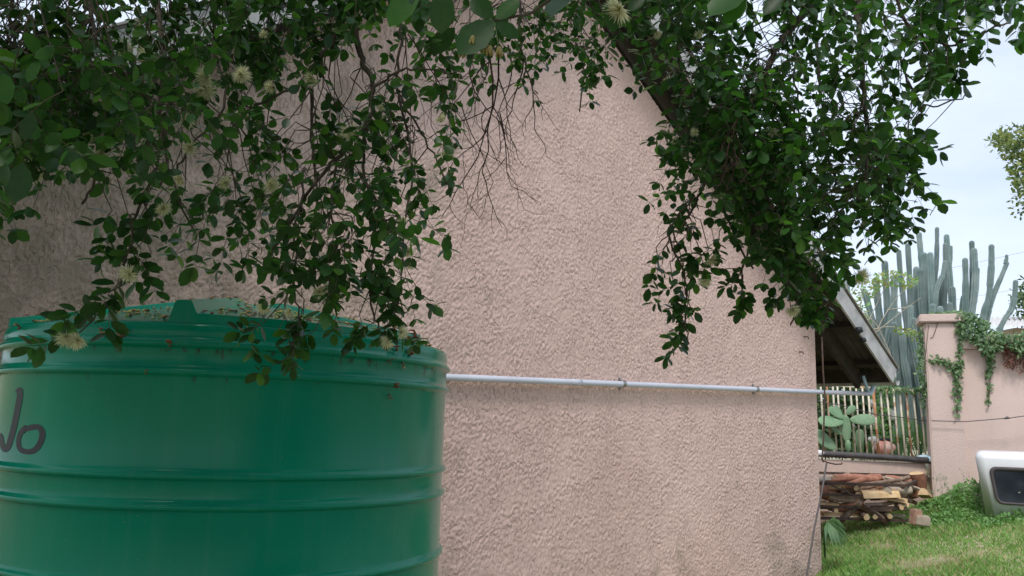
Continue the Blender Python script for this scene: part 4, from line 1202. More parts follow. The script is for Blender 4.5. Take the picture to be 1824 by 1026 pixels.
kinds = [('bark', 'plain brown barked log packed inside the firewood stack', False, 'plain barked logs in the rack'), ('pale', 'weathered grey split log packed inside the firewood stack', True, 'grey split logs in the rack'),
         ('cut', 'yellow split log packed inside the firewood stack', True, 'yellow split logs in the rack'), ('red', 'reddish barked log packed inside the firewood stack', False, 'reddish logs in the rack')]
for lay in range(12):
    zc = rzb + .05 + lay * .072
    if zc > rzt + .03: break
    for row, yy in enumerate((11.62, 11.88, 12.16)):
        xq = rx0 + .15 + rng.uniform(0, .2)
        while xq < (rx1 - .1 if row < 1 else rxb - .1):
            ln = rng.uniform(.26, .60); r_ = rng.uniform(.024, .048)
            kd, lb, sp, grp = kinds[int(rng.choice(4, p=[.55, .14, .12, .19]))]
            if row > 0 and zc < rzt - .2: xq += ln + .1; continue
            top_drop = 0
            xm_ = rx1 + (rxb - rx1) * (yy - RF) / (RB - RF) - .05
            if xq + ln > xm_: ln = xm_ - xq
            if ln < .14: break
            yaw_ = rng.normal(0, .28)
            if rng.random() < .22: yaw_ = rng.choice([-1, 1]) * rng.uniform(.8, 1.4); ln = min(ln, .36)
            hz_ = ['bottom', 'lower', 'middle', 'upper', 'top'][min(4, int((zc - rzb) / (rzt - rzb + .05) * 5))]
            u_ = (xq + ln / 2 - rx0 - .6) / (rx1 - rx0 - .6); lb = lb + (' packed' if ' packed' not in lb else ''); hx_ = 'at the left' if u_ < .25 else 'left of centre' if u_ < .5 else 'right of centre' if u_ < .75 else 'at the right'
            lb = ('long ' if ln > .45 else 'short ' if ln < .36 else '') + ('thin ' if r_ < .032 else 'thick ' if r_ > .041 else '') + lb.split(' packed')[0].replace('plain ', '') + (' lying crosswise, ' if abs(yaw_) > .7 else ', ') + ('front' if row == 0 else 'middle' if row == 1 else 'back') + ' row, ' + hz_ + ' layer, ' + hx_
            lb = lb.replace('weathered ', '')
            log_obj((xq + ln / 2, yy + rng.normal(0, .03), zc + rng.normal(0, .018) - top_drop), ln, r_, yaw_, rng.normal(0, .16), kd, lb, sp, grp, n=8)
            xq += ln * .74
# bottom sticks with ends facing out
for x, y, wh in ((1558, 919, 'near the middle of the bottom rail'), (1580, 918, 'right of the middle, at the bottom rail'), (1481, 907, 'at the far left by the house corner'), (1601, 902, 'just left of the right rack post')):
    log_obj(at(x, y, 11.5), .35, .03, 1.45 + rng.normal(0, .15), 0, 'bark', 'thin stick with cut end facing out, ' + wh, False, 'sticks with ends facing out')

# two bricks in the grass
for i, (x, y, Yd, lb, sz, yaw) in enumerate(((1631, 921, 10.9, 'brown broken brick standing in the grass right of the rack', (.12, .11, .20), .2), (1643, 927, 10.85, 'pale rough stone lying against the brick in the grass', (.17, .13, .12), -.3))):
    p = at(x, y, Yd)
    o = slab('brick' if i == 0 else 'stone', -sz[0] / 2, sz[0] / 2, -sz[1] / 2, sz[1] / 2, -sz[2] / 2, sz[2] / 2, MT['brick'] if i == 0 else MT['wood_pale'], None, .012)
    tag(o, lb, 'brick' if i == 0 else 'stone'); o.location = p; o.rotation_euler = (.05, .08, yaw)

# ------------------------------------------------------------------ white canopy
CY = 10.55
c0 = at(1735, 803, CY); cb = at(1757, 926, CY); 
cx, cz0, cz1 = float(c0[0]), float(cb[2]) - .06, float(c0[2])
canopy = empty('vehicle_canopy', (cx, CY, cz0), label='white fibreglass pickup canopy with dark side window, resting on the weeds', cat='canopy')
Lc, Wc, Hc = 1.95, 1.45, cz1 - cz0
slant = float(cb[0] - c0[0])
bm = bmesh.new(); bmesh.ops.create_cube(bm, size=1)
for v in bm.verts:
    x = (v.co.x + .5) * Lc; y = (v.co.y + .5) * Wc; z = (v.co.z + .5) * Hc
    t = 1 - z / Hc
    x = x + slant * t if v.co.x < 0 else x - .04 * t
    y = y - (.07 * t if v.co.y < 0 else -.07 * t)
    v.co = Vector((cx + x, CY + y, cz0 + z))
top_e = [e for e in bm.edges if all(v.co.z > cz0 + Hc * .6 for v in e.verts) or (min(v.co.z for v in e.verts) < cz0 + .1 and max(v.co.z for v in e.verts) > cz0 + .3)]
bmesh.ops.bevel(bm, geom=top_e, offset=.10, segments=6, affect='EDGES', profile=.5)
for f in bm.faces: f.smooth = True
me = bpy.data.meshes.new('shell'); bm.to_mesh(me); bm.free(); me.materials.append(MT['fibre'])
sh = link('shell', me, canopy); md = sh.modifiers.new('w', 'WEIGHTED_NORMAL')
def face_y(z): return CY - .07 * (1 - (z - cz0) / Hc)
def rrect(x0, x1, z0, z1, r, sl, n=6):
    out = []
    for cx_, cz_, a0 in ((x1 - r, z1 - r, 0), (x0 + r, z1 - r, 90), (x0 + r, z0 + r, 180), (x1 - r, z0 + r, 270)):
        for k in range(n + 1):
            a = rad(a0 + 90 * k / n); x = cx_ + r * math.cos(a); z = cz_ + r * math.sin(a)
            out.append((x + sl * (z1 - z) / (z1 - z0), z))
    return out
w0 = at(1757, 830, CY); w1 = at(1766, 896, CY)
wx0, wz1, wz0 = float(w0[0]), float(w0[2]), float(w1[2])
outer = rrect(wx0, cx + Lc - .3, wz0, wz1, .085, .06); inner = rrect(wx0 + .045, cx + Lc - .345, wz0 + .03, wz1 - .045, .06, .05)
mb = MB(); vs = []; m = len(outer)
for (x, z) in outer: vs.append((x, face_y(z) - .004, z)); vs.append((x, face_y(z) - .022, z))
for (x, z) in inner: vs.append((x, face_y(z) - .022, z)); vs.append((x, face_y(z) - .004, z))
fs = []
for k in range(m):
    j = (k + 1) % m
    fs += [(2 * k, 2 * j, 2 * j + 1, 2 * k + 1), (2 * k + 1, 2 * j + 1, 2 * m + 2 * j, 2 * m + 2 * k), (2 * m + 2 * k, 2 * m + 2 * j, 2 * m + 2 * j + 1, 2 * m + 2 * k + 1)]
mb.add(vs, fs, 0, True); fr = mb.build('window_frame', MT['rubber'], canopy)
mb = MB(); mb.add([(x, face_y(z) - .010, z) for x, z in inner], [tuple(range(m))], 0); mb.build('window_pane', MT['glass'], canopy)
xd = float(at(1822, 860, CY)[0])
mb = MB(); mb.beam((xd, face_y(wz0) - .014, wz0 + .02), (xd, face_y(wz1) - .014, wz1 - .03), .018, .012, up=(0, 1, 0)); mb.build('window_divider', MT['rubber'], canopy)
ra = at(1800, 794, CY + .25)
mb = MB(); mb.beam((ra[0], CY + .28, cz1 + .035), (ra[0] + .9, CY + .28, cz1 + .035), .06, .028); mb.beam((ra[0], CY + .28, cz1 + .085), (ra[0] + .9, CY + .28, cz1 + .085), .06, .03)
for q in (.03, .45, .86): mb.beam((ra[0] + q, CY + .28, cz1 - .01), (ra[0] + q, CY + .28, cz1 + .1), .03, .03, up=(0, 1, 0))
mb.build('roof_rail', MT['fibre'], canopy)

canopy.rotation_euler = (0, 0, rad(-29))
# ------------------------------------------------------------------ columnar cacti
def stem(root, pts, w, Yd, name='stem', m='cactus', tipcut=False):
    n = len(pts)
    P = [at(x, y, Yd) for x, y in pts]
    # resample
    Q, r = limb(P, 1, 1, 5)[0], None
    R = w / 2 / F * Yd
    L = len(Q)
    d = nrm(Q[0] - Q[1])
    rr = [R * random.uniform(.94, 1.05) * (1.07 if (i // 6) % 2 else .93) for i in range(L)]
    tip = [Q[0] + d * R * .95, Q[0] + d * R * .8, Q[0] + d * R * .45]
    path = tip + Q; rr = [R * .12, R * .52, R * .85] + rr
    mb = MB(); mb.tube(path, rr, 16, star=.30, smooth=False); mb.build(name, MT[m], root)
def cactus(label, stems, Yd, base):
    root = empty('columnar_cactus', (float(at(base, 700, Yd)[0]), Yd, 1.12), label=label, cat='cactus')
    for pts, w, dy in stems:
        stem(root, pts, w, Yd + dy, m='cactus')
cactus('dense blue green column cactus clump rising behind the grey barge end', [
    ([(1601, 449), (1604, 490), (1611, 550), (1617, 620), (1622, 760)], 10, .4),
    ([(1593, 496), (1592, 540), (1589, 570), (1580, 610), (1572, 660), (1570, 770)], 14, -.2),
    ([(1617, 438), (1620, 490), (1622, 550), (1624, 620), (1626, 770)], 11, .6),
    ([(1628, 571), (1629, 620), (1632, 690), (1634, 780)], 11, -.2),
    ([(1608, 597), (1610, 640), (1618, 690), (1624, 780)], 13, -.5),
    ([(1620, 600), (1628, 640), (1638, 690), (1642, 780)], 12, -.4),
    ([(1629, 591), (1636, 640), (1641, 700), (1644, 780)], 11, -.3),
    ([(1593, 580), (1596, 620), (1602, 680), (1606, 780)], 14, -.4),
    ([(1622, 548), (1623, 600), (1625, 700), (1626, 780)], 11, .0),
    ([(1576, 470), (1580, 540), (1584, 620), (1588, 780)], 13, .8),
    ([(1560, 500), (1566, 560), (1575, 640), (1582, 780)], 14, .9),
    ([(1540, 520), (1556, 580), (1570, 660), (1578, 780)], 13, 1.0),
    ([(1505, 470), (1512, 540), (1530, 620), (1545, 780)], 12, 1.3),
    ([(1600, 560), (1604, 620), (1612, 700), (1616, 780)], 12, .3),
    ([(1586, 640), (1592, 690), (1598, 780)], 12, -.5)], 14.3, 1610)
cactus('tall middle column cactus with thin stems above the pink pillar', [
    ([(1669, 408), (1669, 430), (1668, 470), (1665, 520), (1663, 600), (1662, 760)], 8, .2),
    ([(1657, 455), (1659, 500), (1661, 550), (1662, 620), (1662, 770)], 13, -.1),
    ([(1639, 484), (1641, 520), (1644, 560), (1647, 640), (1650, 780)], 14, .2),
    ([(1632, 480), (1633, 540), (1637, 620), (1642, 780)], 12, .5),
    ([(1637, 418), (1640, 450), (1645, 500), (1650, 600), (1652, 780)], 11, .9),
    ([(1646, 455), (1648, 500), (1652, 560), (1656, 640), (1658, 780)], 12, .5),
    ([(1683, 468), (1679, 490), (1671, 508), (1666, 540), (1664, 620), (1664, 770)], 9, -.2),
    ([(1661, 546), (1662, 580), (1662, 640), (1662, 770)], 12, -.6),
    ([(1675, 550), (1676, 600), (1674, 770)], 11, -.6)], 14.6, 1655)
cactus('upright column cactus pair between the thin stem and the twin columns', [
    ([(1686, 422), (1688, 460), (1692, 500), (1696, 560), (1700, 640), (1700, 770)], 11, 0),
    ([(1684, 437), (1684, 480), (1682, 540), (1684, 640), (1690, 770)], 10, -.3),
    ([(1694, 440), (1694, 458), (1692, 480), (1692, 560)], 6, .2),
    ([(1676, 508), (1676, 540), (1678, 620), (1684, 770)], 12, -.2),
    ([(1696, 516), (1698, 560), (1700, 640), (1702, 770)], 13, -.4),
    ([(1692, 543), (1692, 580), (1694, 640), (1696, 770)], 10, -.7)], 15.0, 1692)
cactus('three stemmed column cactus standing above the creeper beside the forked one', [
    ([(1731, 433), (1732, 470), (1732, 520), (1728, 580), (1722, 680), (1722, 790)], 10, 0),
    ([(1735, 447), (1737, 490), (1735, 530), (1729, 570), (1724, 660), (1724, 790)], 12, -.3),
    ([(1719, 464), (1720, 500), (1719, 560), (1718, 640), (1718, 790)], 11, -.1),
    ([(1741, 480), (1740, 510), (1734, 550), (1728, 620), (1726, 790)], 8, .1),
    ([(1715, 530), (1712, 560), (1716, 640), (1718, 790)], 8, .2)], 15.2, 1720)
cactus('forked pale column cactus leaning right above the creeper', [
    ([(1766, 440), (1766, 470), (1764, 500), (1761, 530), (1752, 560), (1744, 620), (1740, 790)], 11, 0),
    ([(1793, 470), (1784, 492), (1774, 515), (1766, 540), (1758, 570), (1748, 640), (1744, 790)], 9, .1),
    ([(1793, 456), (1793, 459), (1793, 462)], 6, .1), ([(1792, 464), (1792, 467), (1791, 470)], 8, .1)], 15.4, 1742)
cactus('single curved column cactus at the right, bending out over the wall', [
    ([(1809, 503), (1807, 530), (1801, 552), (1788, 572), (1778, 600), (1772, 680), (1770, 790)], 10, 0)], 15.4, 1772)

# ------------------------------------------------------------------ prickly pear in front of the bars
pear = empty('prickly_pear', tuple(at(1512, 812, 12.82)), label='prickly pear with broad pale green pads in front of the iron bars', cat='cactus')
def pad(c, tipdir, L, Wd, Yd, face=(0, -1, .1), thick=.036):
    a = at(c[0], c[1], Yd); d = nrm([tipdir[0], tipdir[2] if len(tipdir) > 2 else 0, -tipdir[1]])
    f = nrm(np.array(face) - d * (np.array(face) @ d)); s_ = np.cross(d, f)
    R = np.stack([s_, f, d], 1)
    vs, fs = [], []; n, m = 14, 9
    for i in range(m + 1):
        t = math.pi * i / m
        for k in range(n):
            a_ = 2 * math.pi * k / n
            x = math.sin(t) ** .85 * Wd / 2 * math.cos(a_) * (1 + .18 * -math.cos(t)); y = math.sin(t) * thick / 2 * math.sin(a_); z = -math.cos(t) * L / 2 + L / 2
            vs.append(a + R @ np.array([x, y, z]))
    for i in range(m):
        for k in range(n): fs.append((i * n + k, i * n + (k + 1) % n, (i + 1) * n + (k + 1) % n, (i + 1) * n + k))
    mb = MB(); mb.add(vs, fs, 0, True); mb.build('pad', MT['pad'], pear)
PP = 12.84
k_ = PP / F
pad((1509, 788), (-.08, -1, -.05), 48 * k_, 19 * k_, PP)
pad((1503, 745), (-1, -.62, -.1), 32 * k_, 18 * k_, PP - .02, (.2, -1, .5))
pad((1508, 738), (.85, -.8, .1), 22 * k_, 13 * k_, PP, (.1, -1, .2))
pad((1514, 748), (1, -.05, -.1), 43 * k_, 21 * k_, PP - .02, (-.1, -1, .35))
pad((1502, 751), (-1, .02, -.2), 48 * k_, 23 * k_, PP - .04, (0, -1, .6))
pad((1499, 742), (-.5, -1, .1), 20 * k_, 14 * k_, PP + .02, (.6, -1, .2))
pad((1490, 800), (-1, -.75, 0), 50 * k_, 26 * k_, PP + .05, (.3, -1, .3))
pad((1530, 800), (.1, -1, 0), 36 * k_, 18 * k_, PP + .3, (.1, -1, .1))
pad((1478, 760), (1, .55, 0), 24 * k_, 8 * k_, PP, (0, -1, .8))
pad((1511, 806), (.0, -1, 0), 22 * k_, 10 * k_, PP, thick=.09)

# ------------------------------------------------------------------ plants behind the bars
def sword_clump(label, spots, Yd, name='sword_plant'):
    root = empty(name, (float(at(spots[0][0], 800, Yd)[0]), Yd, 1.12), label=label, cat='plant')
    for x, yt, yb, w, ln in spots:
        a = at(x, yb, Yd); b = at(x + ln, yt, Yd); m_ = (a + b) / 2 + np.array([0, rng.normal(0, .02), .02])
        s_ = np.array([w / 2 / F * Yd, 0, 0]); mb = MB()
        f_ = np.array([0, -.012, 0])
        mb.add([a - s_ * .8, a + f_, a + s_ * .8, m_ - s_, m_ + f_, m_ + s_, b], [(0, 1, 4, 3), (1, 2, 5, 4), (3, 4, 6), (4, 5, 6)], 0, True)
        mb.build('blade', MT['sword'], root)
sword_clump('upright sword leaved plant behind the bars beside the prickly pear', [(1521, 770, 818, 5, -2), (1528, 764, 818, 5, 1), (1536, 758, 820, 5, 2), (1544, 772, 820, 5, 4), (1550, 762, 820, 4, 3), (1533, 776, 820, 5, -3)], 13.4)
sword_clump('tall sword leaved plant behind the bars near the pillar', [(1588, 772, 822, 5, -2), (1596, 764, 822, 5, 1), (1604, 770, 822, 6, 3), (1611, 760, 822, 5, 2), (1618, 775, 822, 5, 4), (1640, 780, 824, 5, 3), (1582, 782, 822, 5, -4)], 13.5)
# feathery palm fronds behind the bars
root = empty('fern_palm', (float(at(1640, 800, 13.6)[0]), 13.6, 1.12), label='small feathery palm behind the bars beside the pillar', cat='plant')
for (bx, by), (tx, ty) in (((1632, 815), (1604, 742)), ((1634, 815), (1622, 752)), ((1638, 815), (1648, 780)), ((1636, 815), (1640, 762)), ((1630, 815), (1590, 775))):
    a = at(bx, by, 13.6); b = at(tx, ty, 13.5); mb = MB()
    mb.tube([a, (a + b) / 2 + np.array([0, 0, .03]), b], [.008, .006, .003], 4, 0)
    for q in np.linspace(.2, 1, 16):
        p = a + (b - a) * q; d = nrm(b - a)
        for sg in (-1, 1):
            l = .17 * (1.1 - .7 * abs(q - .5)); e = p + nrm(np.array([sg * d[2], .2 * rng.normal(), -sg * d[0]]) + d * .8) * l
            w_ = nrm(np.cross(e - p, [0, 1, 0])) * .009
            mb.add([p - w_ * .4, p + w_ * .4, (p + e) / 2 + w_, e, (p + e) / 2 - w_], [(0, 1, 2, 3, 4)], 0)
    mb.build('frond', MT['weed_a'], root)
# lumpy bag, cloth
o = empty('pink_bag', tuple(at(1575, 806, 13.2)), label='crumpled pink printed bag lying behind the bars', cat='bag')
mb = MB(); mb.blob(at(1575, 797, 13.25), .17, .1, .115, 12, 8, 0, .12); mb.build('bag_body', MT['plastic_pink'], o)
mb = MB(); mb.blob(at(1577, 783, 13.25), .10, .06, .03, 10, 6, 0, .15); mb.build('bag_mouth', MT['tank_dark'], o)
mb = MB(); mb.blob(at(1556, 783, 13.22), .08, .05, .05, 10, 6, 0, .2); mb.build('bag_flap', MT['plastic_white'], o)
mb = MB(); c = at(1568, 735, 13.9)
for (dx, dz, r_) in ((0, 0, .14), (.08, .12, .11), (-.03, -.14, .12), (.14, -.05, .10), (-.10, .16, .07)): mb.blob(c + np.array([dx, rng.normal(0, .03), dz]), r_, .05, r_ * 1.1, 9, 7, 0, .22)
mb.build('plastic_sheet', MT['plastic_white'], label='pale torn plastic sheet snagged in the shrub behind the bars', cat='plastic sheet')
mb = MB(); mb.blob(at(1648, 815, 12.86), .12, .05, .04, 9, 6, 0, .2); mb.build('plastic_bottle', MT['plastic_blue'], label='flattened pale blue plastic scrap on the wall beside the pillar', cat='plastic scrap')

def leaf_cloud(name, polys, Yd, dy, n, size, mats, w, label=None, cat=None, up=.6, stems=None, tmpl='q', **kk):
    """A shrub or creeper: root Empty, one foliage part of real leaves, stems."""
    P_, D_, N_, L_, M_ = [], [], [], [], []
    for poly, share in polys:
        for k in range(int(n * share)):
            x, y = sample_poly(poly)
            P_.append(at(x, y, Yd + rng.uniform(-dy, dy))); D_.append(rng.normal(0, 1, 3) + np.array([0, 0, -.3])); N_.append(rng.normal(0, .6, 3) + np.array([0, -.6, up]))
            L_.append(size * rng.uniform(.6, 1.3)); M_.append(int(rng.choice(len(mats), p=w)))
    me = leaves_mesh('foliage', P_, D_, N_, L_, M_, mats, 1.0, QT, QTRI)
    return me

def shrub(name, label, cat, polys, Yd, dy, n, size, mats, w, stems, m_stem='twig', r_stem=.012):
    cx_ = float(np.mean([p[0] for p in polys[0][0]]))
    root = empty(name, (float(at(cx_, 760, Yd)[0]), Yd, 1.12), label=label, cat=cat)
    link('foliage', leaf_cloud('foliage', polys, Yd, dy, n, size, mats, w), root, kind='stuff')
    for st in stems:
        mb = MB(); pts = [at(x, y, Yd + rng.uniform(-dy, dy) * .4) for x, y in st]
        pts, rr = limb(pts, r_stem, r_stem * .35, 4); mb.tube(pts, rr, 5); mb.build('stem', MT[m_stem], root)
    return root
SH = lambda *a: [(list(a), 1.0)]
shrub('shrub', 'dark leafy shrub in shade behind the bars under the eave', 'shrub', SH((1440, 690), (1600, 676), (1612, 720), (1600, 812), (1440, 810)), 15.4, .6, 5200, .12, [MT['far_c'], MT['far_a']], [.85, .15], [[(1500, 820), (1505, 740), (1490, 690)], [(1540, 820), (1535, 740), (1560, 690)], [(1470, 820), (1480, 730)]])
shrub('shrub', 'fresh green shrub showing under the torn gutter end', 'shrub', SH((1560, 662), (1592, 668), (1600, 690), (1590, 720), (1585, 790), (1560, 800), (1555, 700)), 13.7, .2, 700, .07, [MT['weed_a'], MT['ivy_a']], [.6, .4], [[(1575, 815), (1572, 740), (1580, 680)]])
shrub('shrub', 'yellow green twiggy shrub beside the barge board', 'shrub', [([(1540, 500), (1570, 485), (1600, 480), (1640, 500), (1620, 512), (1580, 508), (1560, 520)], .40), ([(1520, 560), (1540, 545), (1552, 575), (1560, 600), (1545, 595)], .25), ([(1500, 520), (1540, 500), (1560, 520), (1540, 560), (1515, 545)], .2), ([(1590, 578), (1640, 588), (1650, 602), (1640, 606), (1600, 592)], .15)],
      13.3, .3, 620, .075, [MT['far_b'], MT['weed_b']], [.55, .45],
      [[(1560, 700), (1540, 600), (1520, 545), (1505, 500)], [(1560, 700), (1555, 610), (1590, 540), (1625, 505)], [(1555, 640), (1530, 570), (1545, 500)], [(1550, 600), (1600, 560), (1640, 530)], [(1545, 590), (1590, 582), (1645, 605)], [(1530, 570), (1500, 545), (1490, 500)], [(1540, 585), (1560, 545), (1582, 500)], [(1580, 552), (1610, 548), (1622, 545)], [(1590, 640), (1562, 580), (1540, 560)]], 'dry_stick', .011)

# creeper over pillar and wall
cr = empty('creeper', tuple(on_wall(1740, 600)), label='green creeper draped over the wall coping and trailing down the pillar', cat='climbing plant')
mat_polys = [([(1706, 556), (1730, 556), (1752, 568), (1775, 592), (1800, 594), (1830, 590), (1860, 590), (1860, 640), (1815, 632), (1795, 618), (1770, 625), (1765, 645), (1752, 630), (1735, 612), (1712, 600)], .50),
             ([(1656, 560), (1712, 552), (1716, 566), (1690, 564), (1660, 566)], .07),
             ([(1704, 565), (1714, 570), (1714, 640), (1702, 690), (1706, 640)], .06),
             ([(1704, 640), (1714, 640), (1712, 700), (1706, 745), (1700, 730), (1698, 680)], .055),
             ([(1655, 640), (1672, 630), (1690, 638), (1704, 655), (1700, 668), (1682, 646), (1660, 648)], .035),
             ([(1758, 625), (1772, 620), (1766, 672), (1758, 672)], .04), ([(1757, 680), (1764, 680), (1762, 720), (1759, 715)], .012),
             ([(1640, 590), (1654, 580), (1656, 700), (1650, 740), (1640, 700), (1632, 640)], .14),
             ([(1560, 684), (1600, 688), (1650, 690), (1654, 704), (1600, 698), (1565, 694)], .06)]
P_, D_, N_, L_, M_ = [], [], [], [], []
for qi, (poly, share) in enumerate(mat_polys):
    for k in range(int(3300 * share)):
        x, y = sample_poly(poly)
        Yd = {0: rng.uniform(12.46, 12.66), 1: rng.uniform(12.5, 13.0), 7: rng.uniform(12.6, 13.0), 8: rng.uniform(12.85, 13.0)}.get(qi, rng.uniform(12.46, 12.53) if qi < 5 else rng.uniform(12.63, 12.69))
        P_.append(at(x, y, Yd) if qi in (1, 7, 8) else on_wall(x, y, {0: rng.uniform(-.12, .1), 5: rng.uniform(-.15, -.09), 6: rng.uniform(-.15, -.1)}.get(qi, rng.uniform(.01, .07)))); D_.append(rng.normal(0, .8, 3) + np.array([0, -.2, -.6])); N_.append(rng.normal(0, .45, 3) + np.array([0, -.8, .5]))
        L_.append(rng.uniform(.04, .085)); M_.append(int(rng.choice(2, p=[.6, .4])))
link('foliage', leaves_mesh('foliage', P_, D_, N_, L_, M_, [MT['ivy_a'], MT['ivy_b']], 1.0, QT, QTRI), cr, kind='stuff')
for pts in ([(1708, 560), (1709, 620), (1707, 690), (1704, 738)], [(1706, 668), (1690, 645), (1670, 638), (1658, 648)], [(1765, 620), (1764, 670), (1761, 725)], [(1672, 572), (1662, 600), (1657, 602)], [(1654, 580), (1648, 640), (1646, 700)]):
    mb = MB(); mb.tube([on_wall(x, y, .012 if pts[0][0] != 1765 else -.14) for x, y in pts], .005, 4); mb.build('stem', MT['twig'], cr)
# creeper flowers / pale buds on the cap
dc = empty('dried_creeper', tuple(on_wall(1800, 640)), label='red brown dead plant clump hanging on the wall under the creeper', cat='dead plant')
P_, D_, N_, L_, M_ = [], [], [], [], []
for poly, n in (([(1782, 612), (1800, 610), (1815, 625), (1810, 645), (1795, 655), (1786, 650), (1790, 632)], 260), ([(1680 + 128, 620), (1850, 630), (1850, 660), (1815, 664), (1800, 655)], 330), ([(1778, 608), (1800, 606), (1800, 620), (1785, 618)], 70)):
    for k in range(n):
        x, y = sample_poly(poly); P_.append(on_wall(x, y, rng.uniform(-.14, .02))); D_.append(rng.normal(0, 1, 3) + np.array([0, 0, -.5])); N_.append(rng.normal(0, 1, 3)); L_.append(rng.uniform(.03, .07)); M_.append(0)
link('foliage', leaves_mesh('foliage', P_, D_, N_, L_, M_, [MT['deadleaf']], .7, QT, QTRI), dc, kind='stuff')
for k in range(9):
    a = on_wall(1790 + rng.uniform(0, 45), 608, -.08); b = a + np.array([rng.normal(0, .12), -.04, -rng.uniform(.2, .42)])
    mb = MB(); mb.tube([a, (a + b) / 2 + rng.normal(0, .04, 3) * [1, .3, 1], b], .006, 4); mb.build('stem', MT['deadtwig'], dc)

# ------------------------------------------------------------------ things beyond the wall
sh_ = empty('shed_roof', tuple(at(1790, 580, 19)), label='pale sheet metal roof just showing over the creeper wall', cat='roof')
mb = MB(); a, b, c, d = at(1752, 578, 19), at(1850, 584, 19), at(1850, 562, 21.5), at(1758, 566, 21.5)
vs, fs = [], []; nn = 41
for i in range(nn):
    t = i / (nn - 1); w = np.array([0, 0, .03 * math.cos(i * math.pi / 2)])
    vs += [a + (b - a) * t + w, d + (c - d) * t + w]
for i in range(nn - 1): fs.append((2 * i, 2 * i + 2, 2 * i + 3, 2 * i + 1))
mb.add(vs, fs, 0, False); mb.build('roof_sheet', MT['plastic_white'], sh_)
mb = MB(); m0, m1 = (a + d) / 2, (b + c) / 2
mb.box(((m0[0] + m1[0]) / 2, (a[1] + d[1]) / 2, (m0[2] + 1.1) / 2 - .2), (m1[0] - m0[0] - .3, 1.8, m0[2] - 1.1 - .15)); mb.build('shed_wall', MT['wood_pale'], sh_)

def far_tree(name, label, polys, Yd, dy, n, size, mats, w, trunkpx, r):
    cx_ = trunkpx[0][0]
    p = at(cx_, trunkpx[0][1], Yd); root = empty(name, (float(p[0]), Yd, 1.12), label=label, cat='tree')
    tp = [np.array([p[0], Yd, 1.0])] + [at(x, y, Yd) for x, y in trunkpx]
    mb = MB(); pts, rr = limb(tp, r, r * .3, 4); mb.tube(pts, rr, 8); mb.build('trunk', MT['bark'], root)
    P_, D_, N_, L_, M_ = [], [], [], [], []
    for poly, nc in polys:
        for k in range(nc):
            x, y = sample_poly(poly); c = at(x, y, Yd + rng.uniform(-dy, dy)); rad_ = rng.uniform(.2, .42)
            tone = rng.random()
            mb_ = MB(); 
            for j in range(n):
                v = rng.normal(0, 1, 3); v = v / np.linalg.norm(v) * rad_ * rng.uniform(.5, 1.0) * np.array([1, 1, .75])
                P_.append(c + v); D_.append(v + rng.normal(0, .3, 3)); N_.append(rng.normal(0, .5, 3) + np.array([0, -.3, .8])); L_.append(size * rng.uniform(.7, 1.3)); M_.append(int(rng.choice(len(mats), p=w)) if tone < .7 else 0)
            if k % 4 == 0:
                q = pts[int(rng.integers(len(pts) // 2, len(pts)))]; mb_.tube([q, (q + c) / 2 + np.array([0, 0, -.1]), c], [r * .3, r * .2, r * .08], 5); mb_.build('limb', MT['bark'], root)
    link('foliage', leaves_mesh('foliage', P_, D_, N_, L_, M_, mats, 1.0, QT, QTRI), root, kind='stuff')
far_tree('leafy_tree', 'tall pale green tree at the right edge against the sky', [
    ([(1772, 255), (1790, 232), (1824, 222), (1880, 200), (1900, 260), (1830, 300), (1800, 285)], 30), ([(1800, 290), (1840, 290), (1880, 340), (1815, 335)], 16), ([(1815, 335), (1870, 340), (1880, 400), (1822, 385)], 14), ([(1850, 150), (1960, 140), (1980, 400), (1860, 400)], 60)], 24, 1.0, 42, .16, [MT['far_a'], MT['far_b'], MT['far_c']], [.45, .4, .15], [(1960, 640), (1950, 420), (1900, 280)], .22)
far_tree('conifer', 'dark green bushy tree low at the right edge behind the wall', [([(1812, 560), (1816, 530), (1826, 505), (1860, 500), (1880, 580), (1816, 580)], 34)], 21, .6, 50, .12, [MT['far_c'], MT['far_a']], [.65, .35], [(1845, 640), (1843, 560), (1840, 500)], .12)
# overhead lines
o = empty('overhead_line', tuple(at(1824, 440, 40)), label='two thin overhead wires crossing the sky behind the cacti', cat='wire')
for (xa, ya), (xb, yb) in (((1500, 512), (1900, 432)), ((1500, 560), (1900, 500))):
    a, b = at(xa, ya, 40), at(xb, yb, 42); mb = MB(); mb.tube([a, (a + b) / 2 - np.array([0, 0, .12]), b], .006, 4); mb.build('strand', MT['wire'], o)
# pole that carries the wires, outside the picture
o2 = empty('utility_pole', (float(b[0]), float(b[1]), 1.1), label='wooden pole carrying the overhead wires beyond the right edge', cat='pole')
mb = MB(); mb.tube([(b[0], b[1] + .1, 1.0), (b[0], b[1] + .1, b[2] + 3.2)], .12, 8); mb.build('pole_shaft', MT['wood_pale'], o2)

# ------------------------------------------------------------------ lawn, weeds, palm at the corner
def blocked(x, y):
    s_ = (x - A0[0]) * T[0] + (y - A0[1]) * T[1]; d_ = (x - A0[0]) * Nn[0] + (y - A0[1]) * Nn[1]
    return (d_ < .02) & (s_ < S_R + .02)
PATCH = [(1557, 949, .13, .5), (1572, 973, .14, .5), (1640, 1006, .22, .6), (1602, 1014, .16, .5), (1676, 1001, .16, .5), (1740, 985, .15, .4)]
PC = [(at(x, y, 1.0), r, s) for x, y, r, s in PATCH]
def ground_at(x, y):
    d = at(x, y, 1) - EYE
    lo, hi = 4.0, 13.0
    for _ in range(50):
        m_ = (lo + hi) / 2; p = EYE + d * m_ / d[1]
        if p[2] > gz(p[0], p[1]): lo = m_
        else: hi = m_
    return EYE + d * lo / d[1]
PG = [(ground_at(x, y), r, s) for x, y, r, s in PATCH]
N1 = 125000
